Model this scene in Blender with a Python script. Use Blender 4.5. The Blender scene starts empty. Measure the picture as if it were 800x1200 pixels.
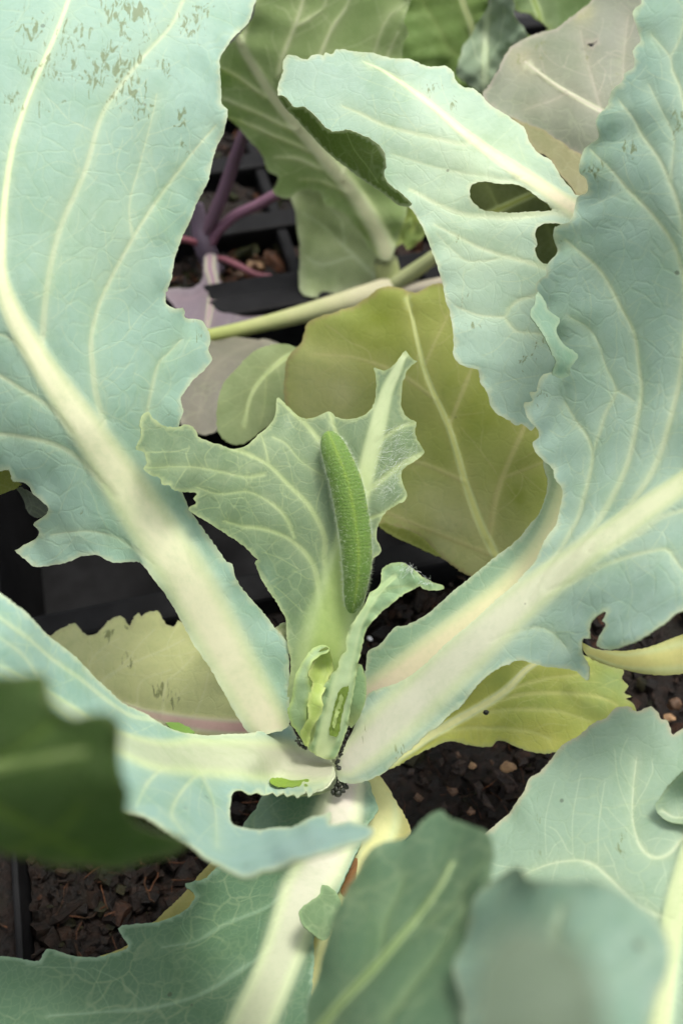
import bpy, math, random
import numpy as np
from mathutils import Vector, Matrix
from mathutils.geometry import delaunay_2d_cdt
random.seed(7); rng = np.random.default_rng(7)
scene = bpy.context.scene
COL = scene.collection

# ------------------------------------------------------------------ camera
H = 0.22                                   # camera height above the compost
PITCH = math.radians(50)
VFOV = math.radians(50)
F = 600 / math.tan(VFOV / 2)               # focal length in photo pixels (800 x 1200)
CAM = np.array([0.0, 0.0, H])
FW = np.array([0.0, math.cos(PITCH), -math.sin(PITCH)])
UP = np.array([0.0, math.sin(PITCH), math.cos(PITCH)])
RT = np.array([1.0, 0.0, 0.0])
cd = bpy.data.cameras.new('camera'); cam = bpy.data.objects.new('camera', cd); COL.objects.link(cam)
cam.location = CAM
cam.rotation_euler = (math.radians(90) - PITCH, 0, 0)
cd.sensor_fit = 'VERTICAL'; cd.sensor_height = 36; cd.lens = 18 / math.tan(VFOV / 2)
cd.clip_start = 0.004; cd.clip_end = 50
cd.dof.use_dof = True; cd.dof.focus_distance = 0.194
cd.dof.aperture_fstop = (cd.lens / 1000) / 0.0020
scene.camera = cam

# ------------------------------------------------------------------ light
SUN_EL, SUN_AZ = math.radians(73), math.radians(45)     # azimuth from +y (away) towards +x
w = bpy.data.worlds.new('World'); scene.world = w; w.use_nodes = True
nt = w.node_tree; bg = nt.nodes['Background']
sky = nt.nodes.new('ShaderNodeTexSky'); sky.sky_type = 'NISHITA'; sky.sun_disc = False
sky.sun_elevation = SUN_EL; sky.sun_rotation = SUN_AZ; sky.dust_density = 4.0; sky.air_density = 1.0
hs = nt.nodes.new('ShaderNodeHueSaturation'); hs.inputs['Saturation'].default_value = 0.16
nt.links.new(sky.outputs[0], hs.inputs['Color']); nt.links.new(hs.outputs[0], bg.inputs[0])
bg.inputs[1].default_value = 0.125
sd = bpy.data.lights.new('sun', 'SUN'); sun = bpy.data.objects.new('sun', sd); COL.objects.link(sun)
sd.energy = 1.5; sd.angle = math.radians(15); sd.color = (1.0, 0.96, 0.89)
sdir = Vector((math.cos(SUN_EL) * math.sin(SUN_AZ), math.cos(SUN_EL) * math.cos(SUN_AZ), math.sin(SUN_EL)))
sun.rotation_euler = sdir.to_track_quat('Z', 'Y').to_euler(); sun.location = (0.3, 0.3, 1)
scene.view_settings.view_transform = 'Standard'; scene.view_settings.look = 'None'
scene.view_settings.gamma = 1; scene.view_settings.exposure = 0.87
scene.view_settings.use_curve_mapping = False
scene.render.engine = 'CYCLES'
scene.cycles.use_denoising = True
scene.cycles.use_adaptive_sampling = True; scene.cycles.adaptive_threshold = 0.03
scene.cycles.max_bounces = 6; scene.cycles.diffuse_bounces = 5; scene.cycles.transmission_bounces = 4
scene.cycles.transparent_max_bounces = 6; scene.cycles.caustics_reflective = False; scene.cycles.caustics_refractive = False

# ------------------------------------------------------------------ helpers
def pix(x, y, d):
    """pixel + distance along the optical axis (m) -> world"""
    x = np.asarray(x, float); y = np.asarray(y, float); d = np.asarray(d, float)
    u = (x - 400) / F; v = -(y - 600) / F
    return CAM + d[..., None] * (FW + u[..., None] * RT + v[..., None] * UP)
def on_plane(x, y, z):
    u = (x - 400) / F; v = -(y - 600) / F
    r = FW + u * RT + v * UP
    return CAM + r * ((z - H) / r[2])
def srgb(r, g, b):
    f = lambda c: (c / 255 / 12.92) if c / 255 <= 0.04045 else ((c / 255 + 0.055) / 1.055) ** 2.4
    return np.array([f(r), f(g), f(b)])
def empty(name, loc, label, cat, group=None):
    o = bpy.data.objects.new(name, None); COL.objects.link(o); o.location = loc; o.empty_display_size = 0.01
    o['label'] = label; o['category'] = cat
    if group: o['group'] = group
    return o
def link(name, me, parent=None, base=None):
    o = bpy.data.objects.new(name, me); COL.objects.link(o)
    if parent is not None: o.parent = parent
    return o
def tag(o, label, cat, group=None, kind=None):
    o['label'] = label; o['category'] = cat
    if group: o['group'] = group
    if kind: o['kind'] = kind
    return o
def smooth(e0, e1, x):
    t = np.clip((x - e0) / (e1 - e0), 0, 1); return t * t * (3 - 2 * t)
def catmull(pts, closed, step):
    P = np.array(pts, float); n = len(P); out = []
    rngs = range(n if closed else n - 1)
    for i in rngs:
        if closed: p0, p1, p2, p3 = P[(i - 1) % n], P[i], P[(i + 1) % n], P[(i + 2) % n]
        else: p0, p1, p2, p3 = P[max(i - 1, 0)], P[i], P[i + 1], P[min(i + 2, n - 1)]
        L = np.linalg.norm((p2 - p1)[:2]); k = max(1, int(round(L / step)))
        la = np.linalg.norm((p1 - p0)[:2]) + 1e-6; lc = np.linalg.norm((p3 - p2)[:2]) + 1e-6
        m1 = (p2 - p0) * min(0.5, 0.5 * 2 * L / (la + L)) if la > 1e-5 else (p2 - p1)
        m2 = (p3 - p1) * min(0.5, 0.5 * 2 * L / (lc + L)) if lc > 1e-5 else (p2 - p1)
        # keep the tangents short on uneven spacing so that teeth stay crisp
        for m in (m1, m2):
            l = np.linalg.norm(m[:2])
            if l > L: m *= L / l
        for j in range(k):
            t = j / k; t2 = t * t; t3 = t2 * t
            out.append((2*t3-3*t2+1)*p1 + (t3-2*t2+t)*m1 + (-2*t3+3*t2)*p2 + (t3-t2)*m2)
    if not closed: out.append(P[-1])
    return np.array(out)
def inside(poly, pts):
    x, y = pts[:, 0], pts[:, 1]; c = np.zeros(len(pts), bool)
    px, py = poly[:, 0], poly[:, 1]; n = len(poly); j = n - 1
    for i in range(n):
        if py[i] != py[j]:
            k = ((py[i] > y) != (py[j] > y)) & (x < (px[j]-px[i]) * (y-py[i]) / (py[j]-py[i]) + px[i])
            c ^= k
        j = i
    return c
def segdist(pts, A, B):
    """distance of every point to the nearest of the segments, with that segment's index and parameter"""
    best = np.full(len(pts), 1e9); bi = np.zeros(len(pts), int); bt = np.zeros(len(pts))
    for i in range(len(A)):
        ab = B[i] - A[i]; l2 = ab @ ab + 1e-9
        t = np.clip(((pts - A[i]) @ ab) / l2, 0, 1)
        d = np.hypot(*(pts - A[i] - t[:, None] * ab).T)
        m = d < best; best[m] = d[m]; bi[m] = i; bt[m] = t[m]
    return best, bi, bt
class TPS:
    def __init__(s, cp, lam=2e-3):
        P = np.array(cp, float); s.c = P[:, :2] / 100; n = len(P)
        K = s.k(s.c, s.c) + lam * np.eye(n); Q = np.hstack([np.ones((n, 1)), s.c])
        M = np.zeros((n + 3, n + 3)); M[:n, :n] = K; M[:n, n:] = Q; M[n:, :n] = Q.T
        s.w = np.linalg.solve(M, np.concatenate([P[:, 2], [0, 0, 0]]))
    @staticmethod
    def k(a, b):
        r2 = ((a[:, None] - b[None]) ** 2).sum(-1); return np.where(r2 > 1e-9, 0.5 * r2 * np.log(r2 + 1e-12), 0)
    def __call__(s, pts):
        p = np.asarray(pts, float) / 100; n = len(s.c)
        return (s.k(p, s.c) @ s.w[:n] + s.w[n] + p @ s.w[n+1:]) / 100      # cm -> m
def wave(p, seed, sc):
    r = np.random.default_rng(seed); v = np.zeros(len(p))
    for k in range(6):
        a = r.uniform(0, 6.283); f = r.uniform(0.6, 1.7) / sc
        v += np.sin((p[:, 0] * math.cos(a) + p[:, 1] * math.sin(a)) * f * 6.283 + r.uniform(0, 6.283))
    return v / 3.0

# ------------------------------------------------------------------ materials
def newmat(name):
    m = bpy.data.materials.new(name); m.use_nodes = True
    n = m.node_tree.nodes; n.clear(); return m, n, m.node_tree.links
def N(n, t, **kw):
    x = n.new(t)
    for k, v in kw.items():
        if k in x.inputs: x.inputs[k].default_value = v
        else: setattr(x, k, v)
    return x
def mixc(n, l, fac, a, b, mode='MIX'):
    m = n.new('ShaderNodeMix'); m.data_type = 'RGBA'; m.blend_type = mode
    for s, v in ((m.inputs[0], fac), (m.inputs[6], a), (m.inputs[7], b)):
        if hasattr(v, 'is_output'): l.new(v, s)
        else: s.default_value = v if not isinstance(v, tuple) or len(v) == 4 else (*v, 1)
    return m.outputs[2]
def ramp(n, l, src, p0, p1):
    r = n.new('ShaderNodeMapRange'); r.interpolation_type = 'SMOOTHSTEP'
    r.inputs[1].default_value = p0; r.inputs[2].default_value = p1
    l.new(src, r.inputs[0]); return r.outputs[0]
def math_(n, l, op, a, b):
    m = n.new('ShaderNodeMath'); m.operation = op
    for s, v in ((m.inputs[0], a), (m.inputs[1], b)):
        if hasattr(v, 'is_output'): l.new(v, s)
        else: s.default_value = v
    return m.outputs[0]
def leaf_material(name, rough, trans, net=0.26, netscale=230, mottle=0.48, tcol=(1.0, 1.05, 0.45), scuffcol=(0.19, 0.22, 0.07), spec=0.35, speck=0.5):
    m, n, l = newmat(name)
    out = N(n, 'ShaderNodeOutputMaterial'); at = N(n, 'ShaderNodeAttribute', attribute_name='Col')
    ms = N(n, 'ShaderNodeAttribute', attribute_name='masks')          # r rib, g scuff, b vein
    sep = N(n, 'ShaderNodeSeparateColor'); l.new(ms.outputs['Color'], sep.inputs[0])
    tc = N(n, 'ShaderNodeTexCoord')
    # warped coordinates
    nw = N(n, 'ShaderNodeTexNoise', Scale=140.0, Detail=2.0); l.new(tc.outputs['Object'], nw.inputs['Vector'])
    wv = n.new('ShaderNodeVectorMath'); wv.operation = 'MULTIPLY_ADD'; wv.inputs[1].default_value = (0.005,) * 3
    l.new(nw.outputs['Color'], wv.inputs[0]); l.new(tc.outputs['Object'], wv.inputs[2])
    vo = N(n, 'ShaderNodeTexVoronoi', feature='DISTANCE_TO_EDGE', Scale=netscale); l.new(wv.outputs[0], vo.inputs['Vector'])
    line = ramp(n, l, vo.outputs['Distance'], 0.075, 0.0)
    vo2 = N(n, 'ShaderNodeTexVoronoi', feature='DISTANCE_TO_EDGE', Scale=netscale * 3.1); l.new(wv.outputs[0], vo2.inputs['Vector'])
    line2 = ramp(n, l, vo2.outputs['Distance'], 0.12, 0.0)
    patch = N(n, 'ShaderNodeTexNoise', Scale=75.0, Detail=3.0); l.new(tc.outputs['Object'], patch.inputs['Vector'])
    pr = ramp(n, l, patch.outputs[0], 0.38, 0.66)
    notrib = math_(n, l, 'SUBTRACT', 1.0, sep.outputs[0])
    netf = math_(n, l, 'MULTIPLY', math_(n, l, 'MULTIPLY', line, pr), math_(n, l, 'MULTIPLY', notrib, net))
    netf2 = math_(n, l, 'MULTIPLY', line2, math_(n, l, 'MULTIPLY', notrib, net * 0.35))
    light = mixc(n, l, 0.55, at.outputs['Color'], (0.62, 0.70, 0.40, 1))
    c = mixc(n, l, netf, at.outputs['Color'], light)
    c = mixc(n, l, netf2, c, light)
    # mottling of the wax
    n1 = N(n, 'ShaderNodeTexNoise', Scale=62.0, Detail=5.0, Roughness=0.72, Distortion=0.6); l.new(tc.outputs['Object'], n1.inputs['Vector'])
    dark = mixc(n, l, 1.0, c, (0.70, 0.80, 0.66, 1), 'MULTIPLY')
    c = mixc(n, l, math_(n, l, 'MULTIPLY', ramp(n, l, n1.outputs[0], 0.42, 0.70), mottle), c, dark)
    n2 = N(n, 'ShaderNodeTexNoise', Scale=900.0, Detail=3.0); l.new(tc.outputs['Object'], n2.inputs['Vector'])
    c = mixc(n, l, math_(n, l, 'MULTIPLY', ramp(n, l, n2.outputs[0], 0.45, 0.72), 0.22), c, mixc(n, l, 1.0, c, (0.80, 0.86, 0.80, 1), 'MULTIPLY'))
    # scuffed wax: streaky, only where the scuff mask is
    mp = N(n, 'ShaderNodeMapping'); mp.inputs['Scale'].default_value = (1000, 300, 560); mp.inputs['Rotation'].default_value = (0.2, 0.3, 0.6)
    l.new(tc.outputs['Object'], mp.inputs['Vector'])
    n3 = N(n, 'ShaderNodeTexNoise', Scale=1.0, Detail=3.5, Roughness=0.6, Distortion=1.2); l.new(mp.outputs[0], n3.inputs['Vector'])
    th = math_(n, l, 'ADD', n3.outputs[0], math_(n, l, 'MULTIPLY', sep.outputs[1], 0.22))
    sf = math_(n, l, 'MULTIPLY', ramp(n, l, th, 0.655, 0.77), ramp(n, l, sep.outputs[1], 0.02, 0.3))
    c = mixc(n, l, math_(n, l, 'MULTIPLY', sf, 0.7), c, scuffcol)
    # tiny dark specks
    vs = N(n, 'ShaderNodeTexVoronoi', feature='F1', Scale=95.0); l.new(tc.outputs['Object'], vs.inputs['Vector'])
    sp = ramp(n, l, vs.outputs['Distance'], 0.045, 0.03)
    c = mixc(n, l, math_(n, l, 'MULTIPLY', sp, speck), c, (0.05, 0.045, 0.03, 1))
    b = N(n, 'ShaderNodeBsdfPrincipled', Roughness=rough); l.new(c, b.inputs['Base Color'])
    b.inputs['Specular IOR Level'].default_value = spec
    rn = n.new('ShaderNodeMapRange'); rn.inputs[3].default_value = rough - 0.08; rn.inputs[4].default_value = rough + 0.12
    l.new(n1.outputs[0], rn.inputs[0]); l.new(rn.outputs[0], b.inputs['Roughness'])
    # relief: net veins sunk, fine grain
    hgt = math_(n, l, 'ADD', math_(n, l, 'MULTIPLY', math_(n, l, 'ADD', line, math_(n, l, 'MULTIPLY', line2, 0.4)), math_(n, l, 'MULTIPLY', notrib, -0.5)),
                math_(n, l, 'ADD', math_(n, l, 'MULTIPLY', n2.outputs[0], 0.45), math_(n, l, 'MULTIPLY', n1.outputs[0], 1.2)))
    bp = N(n, 'ShaderNodeBump', Strength=0.3, Distance=0.00016); l.new(hgt, bp.inputs['Height']); l.new(bp.outputs[0], b.inputs['Normal'])
    tr = N(n, 'ShaderNodeBsdfTranslucent'); l.new(mixc(n, l, 1.0, c, (*tcol, 1), 'MULTIPLY'), tr.inputs['Color']); l.new(bp.outputs[0], tr.inputs['Normal'])
    mx = N(n, 'ShaderNodeMixShader'); mx.inputs[0].default_value = trans
    l.new(math_(n, l, 'MULTIPLY', math_(n, l, 'SUBTRACT', 1.0, math_(n, l, 'MULTIPLY', sep.outputs[0], 0.6)), trans), mx.inputs[0])
    l.new(b.outputs[0], mx.inputs[1]); l.new(tr.outputs[0], mx.inputs[2]); l.new(mx.outputs[0], out.inputs[0])
    return m
MAT_WAX = leaf_material('waxy_leaf', 0.52, 0.30)
MAT_UNDER = leaf_material('leaf_underside', 0.62, 0.40, net=0.25, speck=0.25)
MAT_YELLOW = leaf_material('yellowing_leaf', 0.55, 0.56, net=0.15, mottle=0.4, tcol=(1.05, 1.05, 0.5), speck=0.3)
MAT_YOUNG = leaf_material('young_leaf', 0.50, 0.34, net=0.40, netscale=300, speck=0.0)

def simple_mat(name, col, rough=0.6, var=0.3, scale=300, bump=0.4, dist=0.0004, spec=0.4, sss=0.0):
    m, n, l = newmat(name); out = N(n, 'ShaderNodeOutputMaterial'); tc = N(n, 'ShaderNodeTexCoord')
    nz = N(n, 'ShaderNodeTexNoise', Scale=float(scale), Detail=5.0, Roughness=0.6); l.new(tc.outputs['Object'], nz.inputs['Vector'])
    b = N(n, 'ShaderNodeBsdfPrincipled', Roughness=rough); b.inputs['Specular IOR Level'].default_value = spec
    col = tuple(float(x) for x in col)
    lo = tuple(x * (1 - var) for x in col); hi = tuple(min(1, x * (1 + var)) for x in col)
    l.new(mixc(n, l, ramp(n, l, nz.outputs[0], 0.3, 0.7), (*lo, 1), (*hi, 1)), b.inputs['Base Color'])
    bp = N(n, 'ShaderNodeBump', Strength=bump, Distance=dist); l.new(nz.outputs[0], bp.inputs['Height']); l.new(bp.outputs[0], b.inputs['Normal'])
    if sss: b.inputs['Subsurface Weight'].default_value = sss; b.inputs['Subsurface Radius'].default_value = (0.001, 0.0015, 0.0005); b.inputs['Subsurface Scale'].default_value = 1.0
    l.new(b.outputs[0], out.inputs[0]); return m

# ------------------------------------------------------------------ the leaf builder
TEAL = srgb(158, 190, 172); TEAL_D = srgb(140, 172, 152)
CREAM = srgb(222, 218, 188); VEIN = srgb(210, 222, 188); PALE = srgb(214, 220, 186)
UNDER = srgb(142, 156, 112)
def V(pts, w0, w1=None, s=0.75):
    w1 = w0 if w1 is None else w1
    return dict(p=pts, w0=w0, w1=w1, s=s)
def leaf_arrays(outline, depth, veins=(), rib=None, holes=(), col=TEAL, vcol=VEIN, rcol=CREAM, back=UNDER, edge=PALE, pig=(), scuff=(),
                grid=6.0, thick=0.40, ribh=0.9, quilt=0.24, groove=0.12, ripple=0.4, rsc=55, seed=1, raised=False, edgew=1.6, jag=0.35, tps=None, step=2.6, auto=0):
    """everything of one sheet as arrays; lengths in mm, positions in photo pixels with depth from the spline"""
    r = np.random.default_rng(seed)
    T = tps or TPS(depth)
    loops = [catmull(outline, True, step)] + [catmull(h, True, step) for h in holes]
    for L in loops: L += r.normal(0, jag, L.shape)
    pts = []; occ = {}
    def put(p, mind, force=False):
        k = (int(p[0] // 2.2), int(p[1] // 2.2))
        if not force:
            for a in (-2, -1, 0, 1, 2):
                for b in (-2, -1, 0, 1, 2):
                    for q in occ.get((k[0]+a, k[1]+b), ()):
                        if (pts[q][0]-p[0])**2 + (pts[q][1]-p[1])**2 < mind*mind: return
        occ.setdefault(k, []).append(len(pts)); pts.append((float(p[0]), float(p[1])))
    edges = []
    for L in loops:
        s = len(pts)
        for p in L: put(p, 0, True)
        edges += [(s + i, s + (i + 1) % len(L)) for i in range(len(L))]
    nb = len(pts)
    segs = []
    extra = []
    if auto:
        pool = [catmull(v['p'], False, 6.0) for v in veins if v['w0'] >= 1.9]
        allv = np.concatenate([catmull(v['p'], False, 6.0) for v in veins] + ([np.array([q[:2] for q in catmull(rib, False, 6.0)])] if rib else []))
        for C in pool:
            dist = r.uniform(8, 22) * auto; sd = r.choice([-1, 1]); acc = 0
            for i in range(1, len(C) - 1):
                acc += np.linalg.norm(C[i] - C[i-1])
                if acc < dist: continue
                acc = 0; dist = r.uniform(14, 30) * auto; sd = -sd
                tg = C[min(i+1, len(C)-1)] - C[i-1]; a0 = math.atan2(tg[1], tg[0]) + sd * r.uniform(.75, 1.15)
                p = C[i].copy(); path = [tuple(p)]; a_ = a0; L_ = r.uniform(22, 62) * auto; k_ = 0
                while k_ < L_:
                    a_ += r.normal(0, .16) - sd * .05; p = p + 7 * np.array([math.cos(a_), math.sin(a_)]); k_ += 7; path.append(tuple(p))
                    if k_ > 20 and np.min(np.hypot(*(allv - p).T)) < 5: break
                if len(path) > 2: extra.append(dict(p=path, w0=1.25, w1=.7, s=r.uniform(.22, .44)))
                if len(path) > 5 and r.random() < .6:
                    q = np.array(path[len(path)//2]); b_ = a_ - sd * r.uniform(.7, 1.1); pa = [tuple(q)]
                    for _ in range(r.integers(2, 5)): b_ += r.normal(0, .15); q = q + 6.5 * np.array([math.cos(b_), math.sin(b_)]); pa.append(tuple(q))
                    extra.append(dict(p=pa, w0=1.0, w1=.6, s=r.uniform(.22, .38)))
    veins = list(veins) + extra
    lines = ([dict(p=[q[:2] for q in rib], W=[q[2] for q in rib], s=1.0, rib=True)] if rib else []) + [dict(v, rib=False) for v in veins]
    cand = []
    for v in lines:
        n_ = len(v['p'])
        W = v.get('W') or list(np.linspace(v['w0'], v['w1'], n_))
        C = catmull([(a, b, c) for (a, b), c in zip(v['p'], W)], False, 4.0)
        tan = np.gradient(C[:, :2], axis=0); tan /= np.linalg.norm(tan, axis=1)[:, None] + 1e-9
        nor = np.stack([-tan[:, 1], tan[:, 0]], 1)
        segs.append((v, C))
        offs = (0, 0.6, -0.6, 1.1, -1.1, 1.9, -1.9) if not v['rib'] and W[0] > 1.6 else (0,) if not v['rib'] else (0, .35, -.35, .7, -.7, .95, -.95, 1.15, -1.15, 1.4, -1.4)
        for o in offs: cand.append(C[:, :2] + nor * (o * C[:, 2:3]))
        if len(offs) == 1:
            for o in (1.3, -1.3): cand.append(C[:, :2] + nor * o)
    cand = np.concatenate(cand) if cand else np.zeros((0, 2))
    poly = loops[0]
    def ok(P):
        m = inside(poly, P)
        for h in loops[1:]: m &= ~inside(h, P)
        return m
    if len(cand):
        for p in cand[ok(cand)]: put(p, 1.15)
    x0, y0 = poly.min(0); x1, y1 = poly.max(0)
    gx, gy = np.meshgrid(np.arange(x0, x1, grid), np.arange(y0, y1, grid * 0.866))
    gx = gx + (np.arange(gx.shape[0]) % 2)[:, None] * grid / 2
    G = np.stack([gx.ravel(), gy.ravel()], 1) + r.normal(0, grid * 0.08, (gx.size, 2))
    for p in G[ok(G)]: put(p, min(3.0, grid * 0.6))
    co, _, fa, ov, _, _ = delaunay_2d_cdt([Vector(p) for p in pts], edges, [], 0, 1e-5)
    P = np.array([(c.x, c.y) for c in co]); tri = np.array([f for f in fa if len(f) == 3])
    tri = tri[ok(P[tri].mean(1))]
    used = np.unique(tri); rm = -np.ones(len(P), int); rm[used] = np.arange(len(used)); P = P[used]; tri = rm[tri]
    a, b, c = P[tri[:, 0]], P[tri[:, 1]], P[tri[:, 2]]
    area = (b[:, 0]-a[:, 0])*(c[:, 1]-a[:, 1]) - (b[:, 1]-a[:, 1])*(c[:, 0]-a[:, 0])
    tri[area > 0] = tri[area > 0][:, ::-1]            # y runs down in the picture: this turns faces to the viewer
    # fields
    A = np.concatenate(loops); B = np.concatenate([np.roll(L, -1, 0) for L in loops])
    de = segdist(P, A, B)[0]
    vein = np.zeros(len(P)); ribm = np.zeros(len(P)); dv = np.full(len(P), 60.0); ribp = np.zeros(len(P)); veinh = np.zeros(len(P))
    for v, C in segs:
        d, i, t = segdist(P, C[:-1, :2], C[1:, :2]); wv = C[i, 2] * (1 - t) + C[i + 1, 2] * t
        if v['rib']:
            ribm = smooth(1.28, 0.72, d / wv); ribp = np.sqrt(np.clip(1 - (d / (1.25 * wv)) ** 2, 0, 1)) * np.clip(wv / 14, 0.15, 1)
            ribw = d / wv
        else:
            if C[0, 2] <= 1.6: vein = np.maximum(vein, v['s'] * smooth(1.35, 0.2, d)); continue
            vein = np.maximum(vein, min(1, v['s'] * 1.15) * (0.72 * smooth(1.05, 0.45, d / wv) + 0.28 * smooth(2.0, 0.6, d / wv))); veinh = np.maximum(veinh, smooth(1.6, 0.0, d / wv) * np.clip(wv / 4, .1, 1))
        if v['rib'] or C[0, 2] > 1.6: dv = np.minimum(dv, np.maximum(d - wv, 0))
    colr = np.tile(np.asarray(col, float), (len(P), 1))
    for (x, y, rad, c_, s_) in pig:  # soft spots of pigment; on the yellow olive leaf partly painted shade
        f = s_ * np.exp(-((P[:, 0]-x)**2 + (P[:, 1]-y)**2) / (rad * rad) + 0.25 * wave(P, int(x + y), rad * 0.8)); f = np.clip(f, 0, 1)
        colr = colr * (1 - f[:, None]) + np.asarray(c_) * f[:, None]
    halo = np.exp(-dv / 10.0) * 0.34
    hc = 0.55 * np.asarray(vcol) + 0.45 * np.asarray(col) * np.array([1.12, 1.05, 0.78])
    colr = colr * (1 - halo[:, None]) + hc * halo[:, None]
    colr = colr * (1 - vein[:, None]) + np.asarray(vcol) * vein[:, None]
    if rib:
        rc = np.asarray(rcol, float)
        if rc.ndim == 2:                               # colour runs along the rib: base -> tip
            C = segs[0][1]; d, i, t = segdist(P, C[:-1, :2], C[1:, :2]); u = (i + t) / (len(C) - 1)
            k = np.linspace(0, 1, len(rc)); rc = np.stack([np.interp(u, k, rc[:, j]) for j in range(3)], 1)
        yel = np.clip(smooth(0.30, 0.95, ribw) * 0.8, 0, 1) * ribm
        rc2 = rc * (1 - yel[:, None]) + srgb(196, 210, 160) * yel[:, None]
        colr = colr * (1 - ribm[:, None]) + rc2 * ribm[:, None]
    e = np.exp(-(de / edgew) ** 2) * 0.75
    colr = colr * (1 - e[:, None]) + np.asarray(edge) * e[:, None]
    sc = np.zeros(len(P))
    for (x, y, rad, s_) in scuff: sc = np.maximum(sc, s_ * np.exp(-((P[:, 0]-x)**2 + (P[:, 1]-y)**2) / (rad * rad)))
    # geometry
    d = T(P); W = pix(P[:, 0], P[:, 1], d)
    def normals(X):
        fn = np.cross(X[tri[:, 1]] - X[tri[:, 0]], X[tri[:, 2]] - X[tri[:, 0]]); vn = np.zeros_like(X)
        for k in range(3): np.add.at(vn, tri[:, k], fn)
        return vn / (np.linalg.norm(vn, axis=1)[:, None] + 1e-15)
    n0 = normals(W)
    rip = ripple * np.exp(-de / 28.0) * wave(P, seed * 3 + 1, rsc) + 0.5 * ripple * wave(P, seed * 5 + 2, rsc * 2.6)
    disp = quilt * (1 - np.exp(-dv / 11.0)) * (1 - ribm) + rip * (1 - 0.8 * ribm)
    if raised: disp += 0.8 * veinh * ribh * 0.6 + ribh * 0.9 * ribp
    else: disp += -groove * veinh + ribh * 0.38 * ribp
    Wf = W + n0 * (disp * 1e-3)[:, None]
    th = thick * (0.55 + 0.45 * np.clip(de / 4, 0, 1)) + (ribh * 1.3 * ribp + 0.5 * veinh if not raised else 0.3 * ribp)
    Wb = Wf - n0 * (th * 1e-3)[:, None]
    nf = normals(Wf); nbk = -normals(Wb)
    bcol = np.tile(np.asarray(back, float), (len(P), 1)); m2 = np.maximum(vein, ribm * .9)[:, None]; bcol = bcol * (1 - m2) + np.asarray(vcol) * m2
    bcol = bcol * (1 - e[:, None]) + np.asarray(edge) * e[:, None]
    cnt = {}
    for t_ in tri:
        for k in range(3):
            a_, b_ = int(t_[k]), int(t_[(k + 1) % 3]); cnt[(a_, b_)] = 1
    bd = [(a_, b_) for (a_, b_) in cnt if (b_, a_) not in cnt]
    n = len(P)
    faces = [tuple(t_) for t_ in tri] + [tuple(t_[::-1] + n) for t_ in tri] + [(b_, a_, a_ + n, b_ + n) for a_, b_ in bd]
    isrib = np.concatenate([ribm[tri].mean(1) > 0.5] * 2 + [np.array([ribm[list(q)].mean() > 0.5 for q in bd], bool)]) if len(bd) else None
    msk = np.stack([ribm, sc, vein, np.ones(n)], 1)
    return dict(v=np.concatenate([Wf, Wb]), n=np.concatenate([nf, nbk]), f=faces, c=np.concatenate([colr, bcol]), m=np.concatenate([msk, msk]), rib=isrib, T=T)
def arrays_to_object(name, sheets, mat, parent, split=True, ribname='midrib'):
    base = np.array(parent.location) if parent is not None else np.zeros(3)
    v = np.concatenate([s['v'] for s in sheets]) - base; nn = np.concatenate([s['n'] for s in sheets])
    c = np.concatenate([s['c'] for s in sheets]); m = np.concatenate([s['m'] for s in sheets])
    f = []; rb = []; o = 0
    for s in sheets:
        f += [tuple(int(q) + o for q in t) for t in s['f']]; rb += list(s['rib']); o += len(s['v'])
    rb = np.array(rb)
    def build(nm, sel, par):
        fs = [f[i] for i in np.nonzero(sel)[0]]
        used = np.unique(np.concatenate([np.array(t) for t in fs])); rm = -np.ones(len(v), int); rm[used] = np.arange(len(used))
        me = bpy.data.meshes.new(nm); me.from_pydata(v[used].tolist(), [], [[int(rm[q]) for q in t] for t in fs]); me.update()
        a = me.attributes.new('Col', 'FLOAT_COLOR', 'POINT'); a.data.foreach_set('color', np.hstack([c[used], np.ones((len(used), 1))]).astype(np.float32).ravel())
        a = me.attributes.new('masks', 'FLOAT_COLOR', 'POINT'); a.data.foreach_set('color', m[used].astype(np.float32).ravel())
        me.polygons.foreach_set('use_smooth', [True] * len(me.polygons))
        me.normals_split_custom_set_from_vertices(nn[used].tolist())
        me.materials.append(mat)
        return link(nm, me, par)
    if split and rb.any() and not rb.all():
        ob = build(name, ~rb, parent); build(ribname, rb, ob)
    else: ob = build(name, np.ones(len(f), bool), parent)
    return ob
def leaf(name, parent, mat, split=True, patches=(), label=None, **kw):
    s = leaf_arrays(**kw); sheets = [s] + [leaf_arrays(**p) for p in patches]
    o = arrays_to_object(name, sheets, mat, parent, split)
    if label: o['label'] = label
    return o, s['T']
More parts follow.
